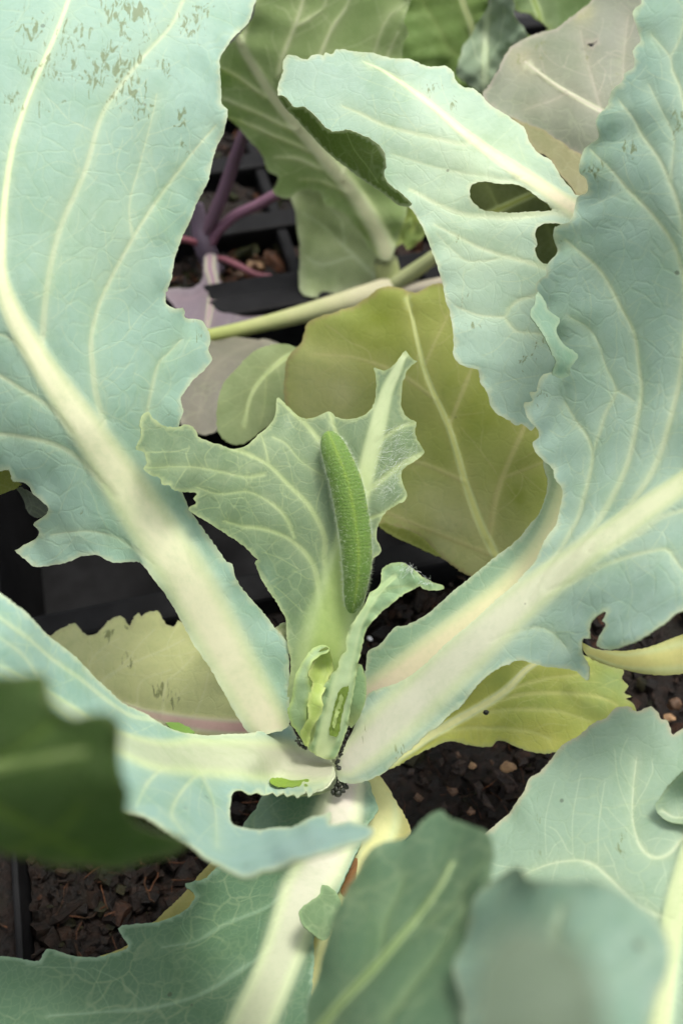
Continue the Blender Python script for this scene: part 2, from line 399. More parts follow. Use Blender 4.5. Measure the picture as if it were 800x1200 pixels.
def tube_arrays(path, col, seg=14, flat=1.0, col2=None, seed=3):
    """path: (px, py, depth cm, radius px)"""
    C = catmull([(x, y, d, r_) for x, y, d, r_ in path], False, 5.0)
    W = pix(C[:, 0], C[:, 1], C[:, 2] / 100); R = C[:, 3] * (C[:, 2] / 100) / F
    t = np.gradient(W, axis=0); t /= np.linalg.norm(t, axis=1)[:, None]
    u = np.cross(t, FW); u /= np.linalg.norm(u, axis=1)[:, None]; w_ = np.cross(u, t)
    n = len(W); vs = []; ns = []; cs = []
    for k in range(seg):
        a = 2 * math.pi * k / seg; rr = 1 + 0.05 * np.sin(3 * a + 1)
        d_ = u * math.cos(a) * rr + w_ * math.sin(a) * flat
        vs.append(W + d_ * R[:, None]); ns.append(d_ / np.linalg.norm(d_, axis=1)[:, None])
        k2 = np.linspace(0, 1, n)[:, None]
        cs.append(np.asarray(col) * (1 - k2) + np.asarray(col2 if col2 is not None else col) * k2)
    v = np.concatenate(vs); f = []
    for k in range(seg):
        for i in range(n - 1):
            a, b = k * n + i, ((k + 1) % seg) * n + i; f.append((a, a + 1, b + 1, b))
    f.append(tuple(k * n for k in range(seg))); f.append(tuple(k * n + n - 1 for k in reversed(range(seg))))
    m = np.zeros((len(v), 4)); m[:, 0] = 1; m[:, 3] = 1
    return dict(v=v, n=np.concatenate(ns), f=f, c=np.concatenate(cs), m=m, rib=np.zeros(len(f), bool), T=None)
def tube(name, parent, mat, path, col, **kw): return arrays_to_object(name, [tube_arrays(path, col, **kw)], mat, parent, False)

def proj(p):
    q = np.asarray(p, float) - CAM; d = q @ FW
    return 400 + F * (q @ RT) / d, 600 - F * (q @ UP) / d, d * 100

# ------------------------------------------------------------------ setting: bench, trays, compost
def box_mesh(name, boxes, mat, rot=0.0, org=(0, 0, 0), bevel=0.0):
    """boxes: (x0,x1,y0,y1,z0,z1) in tray axes"""
    import bmesh
    bm = bmesh.new()
    for (x0, x1, y0, y1, z0, z1) in boxes:
        g = bmesh.ops.create_cube(bm, size=1)
        for v_ in g['verts']:
            v_.co = Vector((x0 + (v_.co.x + .5) * (x1 - x0), y0 + (v_.co.y + .5) * (y1 - y0), z0 + (v_.co.z + .5) * (z1 - z0)))
    if bevel: bmesh.ops.bevel(bm, geom=bm.edges[:], offset=bevel, segments=2, affect='EDGES', profile=0.5)
    me = bpy.data.meshes.new(name); bm.to_mesh(me); bm.free(); me.materials.append(mat)
    for p in me.polygons: p.use_smooth = False
    return me
PLASTIC = simple_mat('black_plastic', (0.007, 0.007, 0.0075), 0.6, 0.4, 120, 0.25, 0.0006, 0.10)
BENCH = simple_mat('bench_sheet', (0.02, 0.02, 0.019), 0.8, 0.4, 60, 0.5, 0.002)
def soil_material():
    m, n, l = newmat('compost'); out = N(n, 'ShaderNodeOutputMaterial'); tc = N(n, 'ShaderNodeTexCoord')
    a = N(n, 'ShaderNodeTexNoise', Scale=420.0, Detail=6.0, Roughness=0.7); l.new(tc.outputs['Object'], a.inputs['Vector'])
    b_ = N(n, 'ShaderNodeTexNoise', Scale=90.0, Detail=3.0); l.new(tc.outputs['Object'], b_.inputs['Vector'])
    c = mixc(n, l, ramp(n, l, a.outputs[0], 0.35, 0.7), (0.004, 0.003, 0.002, 1), (0.018, 0.009, 0.005, 1))
    c = mixc(n, l, math_(n, l, 'MULTIPLY', ramp(n, l, b_.outputs[0], 0.55, 0.75), 0.5), c, (0.012, 0.012, 0.006, 1))
    oi = N(n, 'ShaderNodeAttribute', attribute_name='Col')
    c = mixc(n, l, 1.0, c, oi.outputs['Color'], 'MULTIPLY')
    p = N(n, 'ShaderNodeBsdfPrincipled'); l.new(c, p.inputs['Base Color']); p.inputs['Specular IOR Level'].default_value = .25
    rr = n.new('ShaderNodeMapRange'); rr.inputs[3].default_value = 0.25; rr.inputs[4].default_value = 0.85; l.new(a.outputs[0], rr.inputs[0]); l.new(rr.outputs[0], p.inputs['Roughness'])
    bp = N(n, 'ShaderNodeBump', Strength=0.9, Distance=0.0012); l.new(a.outputs[0], bp.inputs['Height']); l.new(bp.outputs[0], p.inputs['Normal'])
    l.new(p.outputs[0], out.inputs[0]); return m
SOIL = soil_material()
ROOT = pix(395, 905, 0.200); ORG = np.array([ROOT[0], ROOT[1], 0.0])
TA = math.radians(14)
E1 = np.array([math.cos(TA), math.sin(TA), 0]); E2 = np.array([-math.sin(TA), math.cos(TA), 0])
def tray_xy(s1, s2, z=0.0): return ORG + s1 * E1 + s2 * E2 + np.array([0, 0, z])
me = bpy.data.meshes.new('ground'); g = 3.0
me.from_pydata([(-g, -g, -.062), (g, -g, -.062), (g, g, -.062), (-g, g, -.062)], [], [(0, 1, 2, 3)]); me.materials.append(BENCH)
o = link('ground', me); o['kind'] = 'structure'; o['label'] = 'dark bench sheet under the trays'

def set_tray(o):
    o.location = ORG; o.rotation_euler = (0, 0, TA); return o
# big-celled tray of the main plant: walls stand as parts, the bottom joins them
PW = 0.130; X0, Y0 = -0.0635, 0.066
t1 = empty('plant_tray', (0, 0, 0), 'black plastic tray with large square cells holding the green seedlings', 'tray'); set_tray(t1)
xs = [X0 + PW * k for k in (-1, 0, 1, 2)]; ys = [Y0 + PW * k for k in (-2, -1, 0)]
yend = Y0 + 0.104
bt = link('tray_bottom', box_mesh('tray_bottom', [(xs[0], xs[-1], ys[0], yend, -.061, -.058)], PLASTIC), t1)
for x in xs:
    wd = 0.0007 if x not in (xs[0], xs[-1]) else 0.002
    link('cell_wall', box_mesh('cell_wall', [(x - wd, x + wd, ys[0], yend, -.058, .0085)], PLASTIC, bevel=.0005), t1)
for y in ys + [yend]:
    hw = 0.0012 if y < Y0 - .01 else 0.0042
    for i in range(3):
        link('cell_wall', box_mesh('cell_wall', [(xs[i] + .0022, xs[i+1] - .0022, y - hw, y + hw, -.058, .0075)], PLASTIC, bevel=.0012 if hw > .002 else .0005), t1)
# small-celled tray behind
t2 = empty('seed_tray', (0, 0, 0), 'black plastic seed tray with small cells behind, holding the purple seedling', 'tray'); set_tray(t2)
ya = [0.178, 0.2105, 0.246, 0.282, 0.318]; xa = [-0.16 + .048 * k for k in range(8)]
link('tray_bottom', box_mesh('tray_bottom', [(xa[0], xa[-1], ya[0], ya[-1], -.061, -.058)], PLASTIC), t2)
for y in ya: link('cell_wall', box_mesh('cell_wall', [(xa[0], xa[-1], y - .0045, y + .0045, -.058, .007)], PLASTIC, bevel=.001), t2)
for i, x in enumerate(xa):
    for k in range(4): link('cell_wall', box_mesh('cell_wall', [(x - .0018, x + .0018, ya[k] + .0047, ya[k+1] - .0047, -.058, .0062)], PLASTIC, bevel=.0008), t2)

def fbm(x, y, seed):
    r = np.random.default_rng(seed); v = np.zeros_like(x)
    for o_ in range(26):
        f = 60 * 1.22 ** o_ ; a = r.uniform(0, 6.28); v += np.sin((x * math.cos(a) + y * math.sin(a)) * f + r.uniform(0, 6.28)) / (1.22 ** (o_ * 0.75))
    return v
def soil_patch(name, x0, x1, y0, y1, z, label, seed, n=110):
    X, Y = np.meshgrid(np.linspace(x0, x1, n), np.linspace(y0, y1, n))
    Z = z + 0.0007 * fbm(X, Y, seed) + 0.0004 * np.random.default_rng(seed).normal(size=X.shape)
    i = np.arange(n * n).reshape(n, n)
    q = np.stack([i[:-1, :-1], i[:-1, 1:], i[1:, 1:], i[1:, :-1]], -1).reshape(-1, 4)
    me = bpy.data.meshes.new(name); me.from_pydata(np.stack([X, Y, Z], -1).reshape(-1, 3).tolist(), [], q.tolist())
    a = me.attributes.new('Col', 'FLOAT_COLOR', 'POINT'); a.data.foreach_set('color', np.ones(n * n * 4, np.float32))
    me.polygons.foreach_set('use_smooth', [True] * len(me.polygons)); me.materials.append(SOIL)
    o = set_tray(link(name, me)); o['kind'] = 'structure'; o['label'] = label; o['category'] = 'compost'
    return o
cells = []
for i in range(3):
    for j in range(3):
        y0 = ys[j]; y1 = ys[j+1] if j < 2 else yend
        dz = -0.046 if (j == 2) else -0.001
        hy0 = .0014 if j < 2 else .0044; hy1 = .0014 if j == 0 else .0044
        cells.append((xs[i] + .0011, xs[i+1] - .0011, y0 + hy0, y1 - hy1, dz))
for k, cl in enumerate(cells):
  if k % 3 != 2: soil_patch('compost', *cl, 'dark peaty compost filling a large tray cell', 20 + k, 150 if k == 4 or k == 3 or k == 1 or k == 0 else 80)
for k in range(4): soil_patch('compost', xa[0], xa[-1], ya[k] + .0047, ya[k+1] - .0047, -.002, 'dark compost with bark in the small seed tray cells', 60 + k, 90)

# crumbs, bark bits and fibres on the compost (one mass per tray)
def chunk(r, s, elong):
    v = np.array([(-1, -1, -1), (1, -1, -1), (1, 1, -1), (-1, 1, -1), (-1, -1, 1), (1, -1, 1), (1, 1, 1), (-1, 1, 1)], float)
    v = v * r.uniform(0.4, 1.0, (8, 3)) * np.array([elong, 1, r.uniform(.35, .8)]) * s
    a, b, c = r.uniform(0, 6.28), r.uniform(-.6, .6), r.uniform(-.6, .6)
    M = np.array(Matrix.Rotation(a, 3, 'Z') @ Matrix.Rotation(b, 3, 'X') @ Matrix.Rotation(c, 3, 'Y')); return v @ M.T
CF = [(0, 3, 2, 1), (4, 5, 6, 7), (0, 1, 5, 4), (1, 2, 6, 5), (2, 3, 7, 6), (3, 0, 4, 7)]
def crumbs(name, areas, label, seed, tints):
    r = np.random.default_rng(seed); vs = []; fs = []; cs = []; o_ = 0
    for (x0, x1, y0, y1, z, cnt, smin, smax) in areas:
        for _ in range(cnt):
            s = smin * (smax / smin) ** (r.random() ** 1.8); el = r.choice([1, 1.3, 2, 5], p=[.4, .25, .17, .18])
            if el == 5: s *= 0.3; el = r.uniform(5, 14)
            v = chunk(r, s, el) + np.array([r.uniform(x0, x1), r.uniform(y0, y1), z + s * r.uniform(0, .6)])
            vs.append(v); fs += [tuple(q + o_ for q in f_) for f_ in CF]; o_ += 8
            t = tints[r.integers(len(tints))]; cs += [(*t, 1)] * 8
    me = bpy.data.meshes.new(name); me.from_pydata(np.concatenate(vs).tolist(), [], fs)
    a = me.attributes.new('Col', 'FLOAT_COLOR', 'POINT'); a.data.foreach_set('color', np.array(cs, np.float32).ravel())
    me.materials.append(SOIL); o = set_tray(link(name, me)); o['kind'] = 'stuff'; o['label'] = label; o['category'] = 'compost crumbs'
tints = [(1, 1, 1)] * 5 + [(.6, .6, .6)] * 3 + [(1.6, 1.5, 1.35)] * 3 + [(2.3, 1.8, 1.4)] + [(1.2, 2.0, .9)]
cr = []
for k in (0, 1, 3, 4, 7): c_ = cells[k]; cr.append((c_[0], c_[1], c_[2], c_[3], -.0006, 16000 if k in (0, 1, 3) else 10000 if k == 4 else 5000, .00012, .0009 if k in (0, 1, 3) else .0022))
crumbs('compost_crumbs', cr, 'loose dark crumbs, bark and fibres lying on the large cells', 5, tints)
def fibres(areas, label, seed):
    r = np.random.default_rng(seed); vs = []; fs = []; cs = []; k = 0
    for (x0, x1, y0, y1, z, cnt) in areas:
        for _ in range(cnt):
            p = np.array([r.uniform(x0 + .004, x1 - .004), r.uniform(y0 + .004, y1 - .004), z + r.uniform(.0004, .0016)]); a = r.uniform(0, 6.28); L = r.uniform(.002, .010); rd = r.uniform(.00005, .00022); t = r.uniform(1.5, 9) * np.array([1, .75, .55]) * 1.0
            for i in range(6):
                d = np.array([math.cos(a), math.sin(a), r.normal(0, .12)]); n1 = np.array([-d[1], d[0], 0]); 
                for c_ in range(4): vs.append(tuple(p + rd * (n1 * math.cos(c_ * 1.571) + np.array([0, 0, 1]) * math.sin(c_ * 1.571)))); cs.append((*t, 1))
                if i: fs += [(k - 4 + c_, k - 4 + (c_ + 1) % 4, k + (c_ + 1) % 4, k + c_) for c_ in range(4)]
                k += 4; p = p + d * L / 5; a += r.normal(0, .35); p[2] = max(p[2], z + .0003)
    me = bpy.data.meshes.new('compost_fibres'); me.from_pydata(vs, [], fs)
    a = me.attributes.new('Col', 'FLOAT_COLOR', 'POINT'); a.data.foreach_set('color', np.array(cs, np.float32).ravel()); me.materials.append(SOIL)
    o = set_tray(link('compost_fibres', me)); o['kind'] = 'stuff'; o['label'] = label; o['category'] = 'fibres'
fibres([(*cells[k][:4], .0, 420 if k in (0, 1, 3, 4) else 120) for k in (0, 1, 3, 4, 7)], 'thin brown root and coir fibres lying on the dark compost', 15)
cr = [(xa[0], xa[-1], ya[k] + .006, ya[k+1] - .006, -.0015, 1500, .0006, .0045) for k in range(4)]
crumbs('compost_crumbs', cr, 'coarse brown bark crumbs lying in the small seed tray cells', 6, [(1, 1, 1), (2.5, 2, 1.7), (7, 5.2, 4), (5, 4, 3), (1.5, 3, 1), (.7, .7, .7)])

# single bark chips and stones one can pick out
BARK = simple_mat('bark', (0.024, 0.013, 0.008), 0.5, 0.6, 700, 1.0, 0.0015)
TAN = simple_mat('tan_grit', (0.30, 0.18, 0.09), 0.6, 0.3, 400, 0.5, 0.0003)
GRIT = simple_mat('brown_grit', (0.10, 0.055, 0.03), 0.6, 0.4, 400, 0.5, 0.0003)
WHITE = simple_mat('white_bead', (0.75, 0.76, 0.78), 0.35, 0.1, 400, 0.1, 0.0001)
def pebble(name, px, py, rpx, mat, label, cat, flat=.6, elong=1.3, rz=0.3, z=0.001, seed=1, sub=3):
    import bmesh
    bm = bmesh.new(); bmesh.ops.create_icosphere(bm, subdivisions=sub, radius=1)
    r = np.random.default_rng(seed); ph = r.uniform(0, 6.28, 9)
    p = on_plane(px, py, z); d = (p - CAM) @ FW; R = rpx * d / F
    for v_ in bm.verts:
        c = v_.co.copy(); k = 1 + .13 * math.sin(13 * c.x + ph[5]) * math.sin(11 * c.y + ph[6]) + .2 * math.sin(2.3 * c.x + ph[0]) * math.cos(2.7 * c.y + ph[1]) + .10 * math.sin(5 * c.z + 4 * c.x + ph[2]) + .06 * math.sin(9 * c.y + ph[3]) * math.sin(8 * c.x + ph[4])
        v_.co = Vector((c.x * elong, c.y, c.z * flat)) * (k * R)
    me = bpy.data.meshes.new(name); bm.to_mesh(me); bm.free(); me.materials.append(mat)
    me.polygons.foreach_set('use_smooth', [True] * len(me.polygons))
    o = link(name, me); o.location = p + np.array([0, 0, R * flat * .5]); o.rotation_euler = (0.1, 0.15, rz)
    return tag(o, label, cat)
def chip(name, px, py, rpx, mat, label, cat, flat=.4, elong=1.3, rz=0.3, z=0.001, seed=1, sub=None):
    """angular splinter of bark: an uneven slab with broken edges"""
    import bmesh
    r = np.random.default_rng(seed); p = on_plane(px, py, z); R = rpx * ((p - CAM) @ FW) / F
    bm = bmesh.new(); n = int(r.integers(7, 11)); an = np.sort(r.uniform(0, 6.283, n)); rad = r.uniform(.55, 1.1, n); rings = []
    for lv, k, zz in ((0, .82, -1), (1, 1.0, -.2), (2, .93, .5), (3, .6, .95)):
        rings.append([bm.verts.new(((math.cos(a) * q * elong * k + r.normal(0, .05)) * R, (math.sin(a) * q * k + r.normal(0, .05)) * R, (zz * flat + r.normal(0, .09)) * R)) for a, q in zip(an, rad)])
    for a, b in zip(rings[:-1], rings[1:]):
        for i in range(n): bm.faces.new((a[i], a[(i + 1) % n], b[(i + 1) % n], b[i]))
    for ring, zz in ((rings[-1], 1.0), (rings[0], -1.05)):
        c = bm.verts.new((0, 0, zz * flat * R))
        for i in range(n): bm.faces.new((ring[i], ring[(i + 1) % n], c) if zz > 0 else (ring[(i + 1) % n], ring[i], c))
    me = bpy.data.meshes.new(name); bm.to_mesh(me); bm.free(); me.materials.append(mat)
    o = link(name, me); o.location = p + np.array([0, 0, R * flat * .4]); o.rotation_euler = (r.uniform(-.4, .4), r.uniform(-.4, .4), rz)
    return tag(o, label, cat)
chip('bark_chip', 540, 902, 12, BARK, 'rounded dark brown bark chip in compost below the yellow green leaf', 'bark chip', .25, 1.15, .2, seed=3)
chip('bark_chip', 592, 918, 14, BARK, 'long flat brown bark chip in compost beside a tan stone', 'bark chip', .2, 1.6, -.35, seed=5)
pebble('stone', 594, 900, 6.5, TAN, 'tan bean shaped stone resting on a flat bark chip', 'stone', .7, 1.4, -.2, z=.005, seed=6)
pebble('stone', 553, 898, 4, TAN, 'small pale tan stone touching the rounded bark chip', 'stone', .8, 1.1, 1.0, z=.004, seed=7)
pebble('stone', 789, 827, 8, GRIT, 'dull brown stone on compost beside the jagged leaf tip', 'stone', .9, 1.1, .4, z=.003, seed=8)
pebble('stone', 783, 842, 5, TAN, 'orange tan stone under a dull brown stone', 'stone', .7, 1.5, .2, z=.002, seed=9)
pebble('perlite_bead', 433, 749, 2.6, WHITE, 'tiny shiny white bead on compost behind the bitten leaf stalk', 'bead', .9, 1.0, 0, z=.002, seed=10)
for k, (x, y, r_, mt) in enumerate([(516, 893, 7, 0), (560, 925, 8, 0), (530, 928, 6, 1), (500, 915, 7, 0), (572, 940, 7, 0), (548, 950, 6, 1), (520, 948, 8, 0), (490, 935, 5, 1), (612, 895, 6, 0), (575, 893, 4, 1), (480, 905, 5, 0), (536, 884, 4, 1)]):
    chip('bark_chip', x, y, r_, BARK if mt == 0 else GRIT, 'small brown bark crumb in the compost under the yellow green leaf', 'bark chip', .4, [1.2, 1.8, 1.5][k % 3], k * 1.3, z=.0025, seed=70 + k, sub=2)['group'] = 'bark crumbs under the yellow green leaf'
for k, (x, y, r_) in enumerate([(302, 312, 9), (322, 317, 7), (283, 322, 8), (296, 300, 6), (318, 305, 5)]):
    chip('bark_chip', x, y, r_, TAN if k in (0, 1) else GRIT, ['pale tan bark chip, largest in the seed tray cell by the purple stem', 'tan bark chip near the green leaf rim in the seed tray', 'brown bark chip under the purple side stalk', 'small brown bark chip behind the palest tan chip in the seed tray', 'smallest brown bark chip in the seed tray cell'][k], 'bark chip', .4, 1.7, [.2, -.4, .9, .1, -.2][k], z=.0, seed=30 + k)

# ------------------------------------------------------------------ main plant
main = empty('cauliflower_plant', tuple(ORG), 'blue green cauliflower seedling with chewed heart leaves, caterpillar on its inner leaf', 'cauliflower plant', 'cauliflower plants in the trays')
PINKC = srgb(206, 190, 168); GREYC = srgb(206, 206, 188)
b0 = proj(ORG + [0, 0, -.002])
STEMC = srgb(190, 196, 150)
tube('stem', main, MAT_WAX, [(b0[0], b0[1], b0[2], 22), ((b0[0] + 392) / 2, (b0[1] + 915) / 2, (b0[2] + 20.6) / 2, 24), (390, 905, 20.55, 26)], STEMC)

# big blue-green leaf on the left of the heart
YG = srgb(190, 204, 150)
leaf('leaf', main, MAT_WAX, label='large blue green leaf with scuffed wax and broad cream midrib',
 outline=[(318,-50),(302,-5),(296,12),(292,25),(280,38),(268,52),(258,68),(257,85),(259,100),(260,122),(266,128),(265,140),(262,158),(255,172),(248,192),(243,212),(236,228),(226,250),(218,268),(210,285),(204,305),(200,325),(196,340),(195,355),(203,361),(215,362),(218,372),(235,375),(242,385),(246,399),(244,411),(249,421),(243,430),(235,438),(225,447),(218,456),(213,463),(211,470),(214,482),(211,490),(209,500),(203,520),(200,545),(206,562),(214,577),(222,596),(235,616),(252,639),(266,658),(272,660),(274,672),(281,685),(294,702),(312,722),(323,737),(336,752),(339,790),(339,825),(338,850),(318,858),(294,860),(280,842),(269,823),(249,787),(227,754),(204,712),(185,683),(170,664),(162,659),(140,659),(127,656),(120,652),(112,650),(96,652),(87,655),(77,659),(57,663),(42,663),(30,654),(19,644.5),(40,634),(45,628),(46,621),(40,614),(57,599),(57,591),(49,584),(38,578),(36,572),(27,566),(16,564),(11,550),(0,552),(-60,545),(-140,480),(-190,350),(-200,200),(-160,0),(-80,-120),(60,-200),(220,-150)],
 depth=[(310,850,19.7),(250,740,19.2),(205,660,18.7),(100,500,17.7),(0,335,16.9),(80,0,17.6),(270,60,18.1),(230,380,18.5),(200,520,18.5),(30,645,18.8),(-150,300,17.0),(60,-180,19.2),(140,200,17.5)],
 rib=[(318,855,24),(300,825,26),(255,745,29),(210,665,29),(160,590,26),(105,508,20),(55,435,15),(18,372,12),(2,325,8.5),(3,280,5.5),(6,235,4.5),(15,175,4),(28,130,3.6),(48,80,3.2),(66,40,2.8),(82,-5,2.4),(110,-90,2)],
 rcol=[srgb(216,210,182), srgb(236,233,196), srgb(246,244,204), srgb(214,222,184), srgb(200,214,182)],
 veins=[V([(48,405),(50,395),(55,340),(70,270),(100,200),(122,130),(165,70),(200,30),(215,0)],5,2), V([(122,495),(112,460),(107,415),(108,390),(120,350),(155,280),(195,220),(225,180),(252,148)],4.5,1.4), V([(155,280),(152,240),(165,190),(180,130),(183,112)],2,1,.55),
  V([(176,545),(170,505),(174,477),(178,455),(186,425),(197,414),(212,398)],3.2,1.2,.6), V([(135,582),(125,570),(95,540),(65,521),(30,512),(-20,506)],4,2.5), V([(85,507),(60,478),(30,459),(0,441),(-50,420)],3.5,2.2), V([(30,415),(14,398),(-10,388)],2.4,1.5,.6),
  V([(180,660),(140,632),(100,622),(60,627)],2.2,1.1,.5), V([(120,350),(140,350),(150,360),(152,385)],1.4,.9,.35), V([(195,220),(205,200),(212,160)],1.4,.8,.3), V([(122,130),(135,120),(142,60)],1.6,1,.4), V([(70,270),(45,285),(20,300)],1.4,.8,.3), V([(100,200),(70,190),(45,200)],1.4,.8,.3), V([(107,415),(140,400),(165,370),(185,350)],1.6,.8,.35), V([(112,460),(140,440),(160,410)],1.4,.8,.3), V([(55,340),(30,345),(10,345)],1.2,.8,.3), V([(65,521),(50,545),(30,548)],1.5,.8,.35), V([(95,540),(80,575),(70,600)],1.5,.8,.3), V([(155,280),(185,275),(215,250)],1.5,.8,.35)],
 col=srgb(168,200,182), pig=[(110,280,70,srgb(188,212,182),.45),(20,600,60,srgb(180,204,188),.4),(240,80,60,srgb(176,208,194),.5)],
 scuff=[(150,15,38,.9),(130,75,32,1),(112,95,18,1.1),(155,110,30,1),(40,30,26,.8),(70,75,26,.9),(15,120,16,.9),(60,125,20,.6),(195,80,13,1),(212,140,14,.9),(215,175,12,.8),(225,30,24,.8),(240,18,20,.6),(236,388,14,.9),(98,603,5,1.1),(193,483,6,1.0),(90,45,30,.7),(30,75,20,.7)], ripple=.4, seed=11, auto=1.2, grid=6.5, ribh=1.3)

# big leaf on the right, in front
big2 = dict(
 outline=[(751,-20),(751,5),(744,11),(742,17),(745,30),(749,47),(745,54),(742,61),(744,72),(741,81),(732,87),(730,96),(720,104),(714,115),(710,127),(702,135),(700,145),(701,161),(687,169),(682,175),(681,186),(680,203),(687,211),(687,224),(674,231),(672,241),(671,258),(654,267),(651,275),(650,286),(651,297),(641,310),(641,322),(629,331),(629,341),(640,366),(648,390),(662,415),(658,432),(637,439),(631,449),(629,459),(622,460),(623,470),(614,472),(616,485),(630,502),(631,513),(625,519),(630,531),(637,540),(647,550),(651,560),(657,572),(659,586),(655,602),(650,618),(640,634),(625,658),(605,684),(582,704),(553,730),(526,753),(502,776),(481,792),(466,800),(432,812),(427,821),(422,839),(415,854),(403,878),(397,890),(394,905),(400,916),(415,918),(430,914),(443,909),(452,904),(470,886),(480,879),(503,857),(513,852),(525,838),(539,828),(547,818),(562,801),(580,786),(597,778),(605,774),(623,776),(639,781),(663,784),(675,789),(690,797),(685,780),(683,765),(684,748),(692,748),(691,735),(695,725),(707,717),(711,719),(707,728),(711,731),(701,755),(719,761),(740,755),(758,747),(780,732),(791,720),(800,715),(840,690),(900,620),(960,450),(980,250),(940,50),(880,-80),(800,-140),(765,-90)],
 depth=[(400,910,19.7),(470,835,19.2),(560,745,18.4),(690,640,17.3),(800,565,16.4),(650,470,18.6),(690,250,17.7),(660,340,18.2),(750,0,17.2),(690,790,16.9),(740,756,15.9),(790,720,15.3),(900,400,15.8),(930,0,16.0),(650,600,18.3),(800,250,16.3)],
 rib=[(408,893,20),(440,865,27),(475,832,29),(520,790,28),(570,742,26),(620,699,22),(680,654,18),(746,606,15),(800,567,13),(860,515,11),(910,430,8),(935,320,5),(930,200,3),(910,80,2)],
 rcol=[srgb(206,203,186), srgb(211,211,186), srgb(221,224,188), srgb(224,229,182), srgb(216,224,174), VEIN],
 veins=[V([(640,690),(660,665),(690,625),(707,597),(720,575),(735,540),(745,500),(750,460),(747,430),(742,390),(730,365),(700,315),(662,282)],5,1.8,.8), V([(690,645),(715,615),(740,588),(758,562),(778,515),(790,470),(800,415),(803,350),(790,290),(760,248),(735,222),(717,200),(690,175)],5,1.5,.8), V([(620,705),(640,670),(665,630),(679,597),(690,560),(694,530),(686,508),(675,495),(661,472)],4,1.6,.7), V([(694,530),(703,507),(709,485),(720,458),(708,427),(700,400),(686,382),(668,372)],2.5,1.2,.6), V([(720,458),(732,463),(742,470)],1.8,1.2,.5), V([(675,497),(660,512),(645,505)],1.4,.8,.4), V([(750,460),(760,445),(775,432)],1.4,.8,.35),
  V([(815,420),(808,320),(797,250),(784,212),(772,187),(750,157),(742,140),(727,120)],4,1.4,.7), V([(786,212),(788,185),(789,160),(775,130),(760,100)],2,1,.5), V([(835,330),(815,200),(797,105),(787,82),(784,66),(762,40)],3.2,1.2,.6), V([(784,66),(794,50),(800,30),(815,-20)],2,1.2,.5),
  V([(640,693),(668,684),(701,666),(731,654),(764,646),(782,645),(797,665),(815,680)],3.5,1.6,.65), V([(710,645),(752,624),(776,606),(810,594),(850,580)],3.4,2,.65), V([(575,752),(593,744),(629,735),(650,744),(662,758)],2.2,1,.4), V([(701,666),(690,690),(676,712)],1.6,.8,.3), V([(731,654),(740,690),(735,720)],1.6,.8,.3), V([(750,157),(735,165),(715,168)],1.3,.8,.35),V([(735,222),(715,232),(695,240)],1.3,.8,.35),V([(730,365),(750,350),(770,345)],1.4,.8,.35),V([(742,390),(765,400),(785,392)],1.4,.8,.3),V([(690,560),(670,550),(662,535)],1.3,.8,.3)],
 col=srgb(172,200,184), pig=[(740,100,120,srgb(146,180,164),.5),(640,450,35,srgb(186,210,196),.5),(700,730,80,srgb(180,204,196),.6),(560,800,50,srgb(164,194,174),.4)],
 scuff=[(697,203,14,1.0),(738,175,12,.9),(797,155,14,1.0),(797,135,12,.9),(720,215,10,.7),(657,285,7,.9),(640,462,10,.6),(630,475,8,.7),(722,222,6,.8),(425,860,14,.5),(470,880,10,.6)], ripple=.42, rsc=46, seed=12, auto=1.1, grid=6.5, ribh=1.3)
curl2 = dict(outline=[(629,343),(639,356),(640,363),(655,374),(651,386),(651,391),(660,404),(676,417),(667,430),(665,440),(655,443),(646,438),(650,424),(643,408),(636,393),(628,379),(621,367),(626,354)],
 depth=[(629,343,18.1),(625,365,17.7),(650,380,17.95),(640,400,17.6),(665,425,17.9),(650,438,17.9)], col=srgb(142,172,152), edge=srgb(172,190,164), edgew=3, grid=3.5, ripple=.15, quilt=.1, seed=13, thick=.35)
L2obj, L2T = leaf('leaf', main, MAT_WAX, patches=[curl2], label='blue green leaf with toothed edge rising past the holed leaf', **big2)

# arching leaf with two holes; its stalk runs behind the previous leaf
stalk4 = dict(outline=[(426,812),(428,785),(431,763),(439,759),(448,752),(457,741),(464,734),(472,734),(487,728),(505,716),(529,694),(547,680),(560,669),(582,651),(605,633),(620,615),(632,600),(640,576),(641,562),(637,550),(637,535),(650,500),(672,440),(690,370),(692,310),(680,268),(664,252),(664,232),(690,236),(716,270),(728,330),(722,420),(706,520),(690,590),(660,650),(610,715),(540,780),(480,825),(440,840)],
 depth=[(430,790,20.3),(520,735,20.0),(600,670,19.9),(650,590,20.0),(685,480,20.1),(705,380,20.2),(708,310,20.2),(670,242,20.05)],
 rib=[(440,812,18),(500,768,20),(560,722,19),(610,680,19),(648,628,18),(672,560,16),(690,480,14),(704,400,13),(708,330,13),(698,280,13),(668,243,12)],
 rcol=[srgb(222,208,182), srgb(236,230,184), srgb(238,236,182), srgb(228,232,176), CREAM], col=srgb(150,182,152), pig=[(640,560,40,srgb(182,194,146),.6)], seed=14, grid=5, ribh=1.2, ripple=.1, quilt=.05, edgew=1.0)
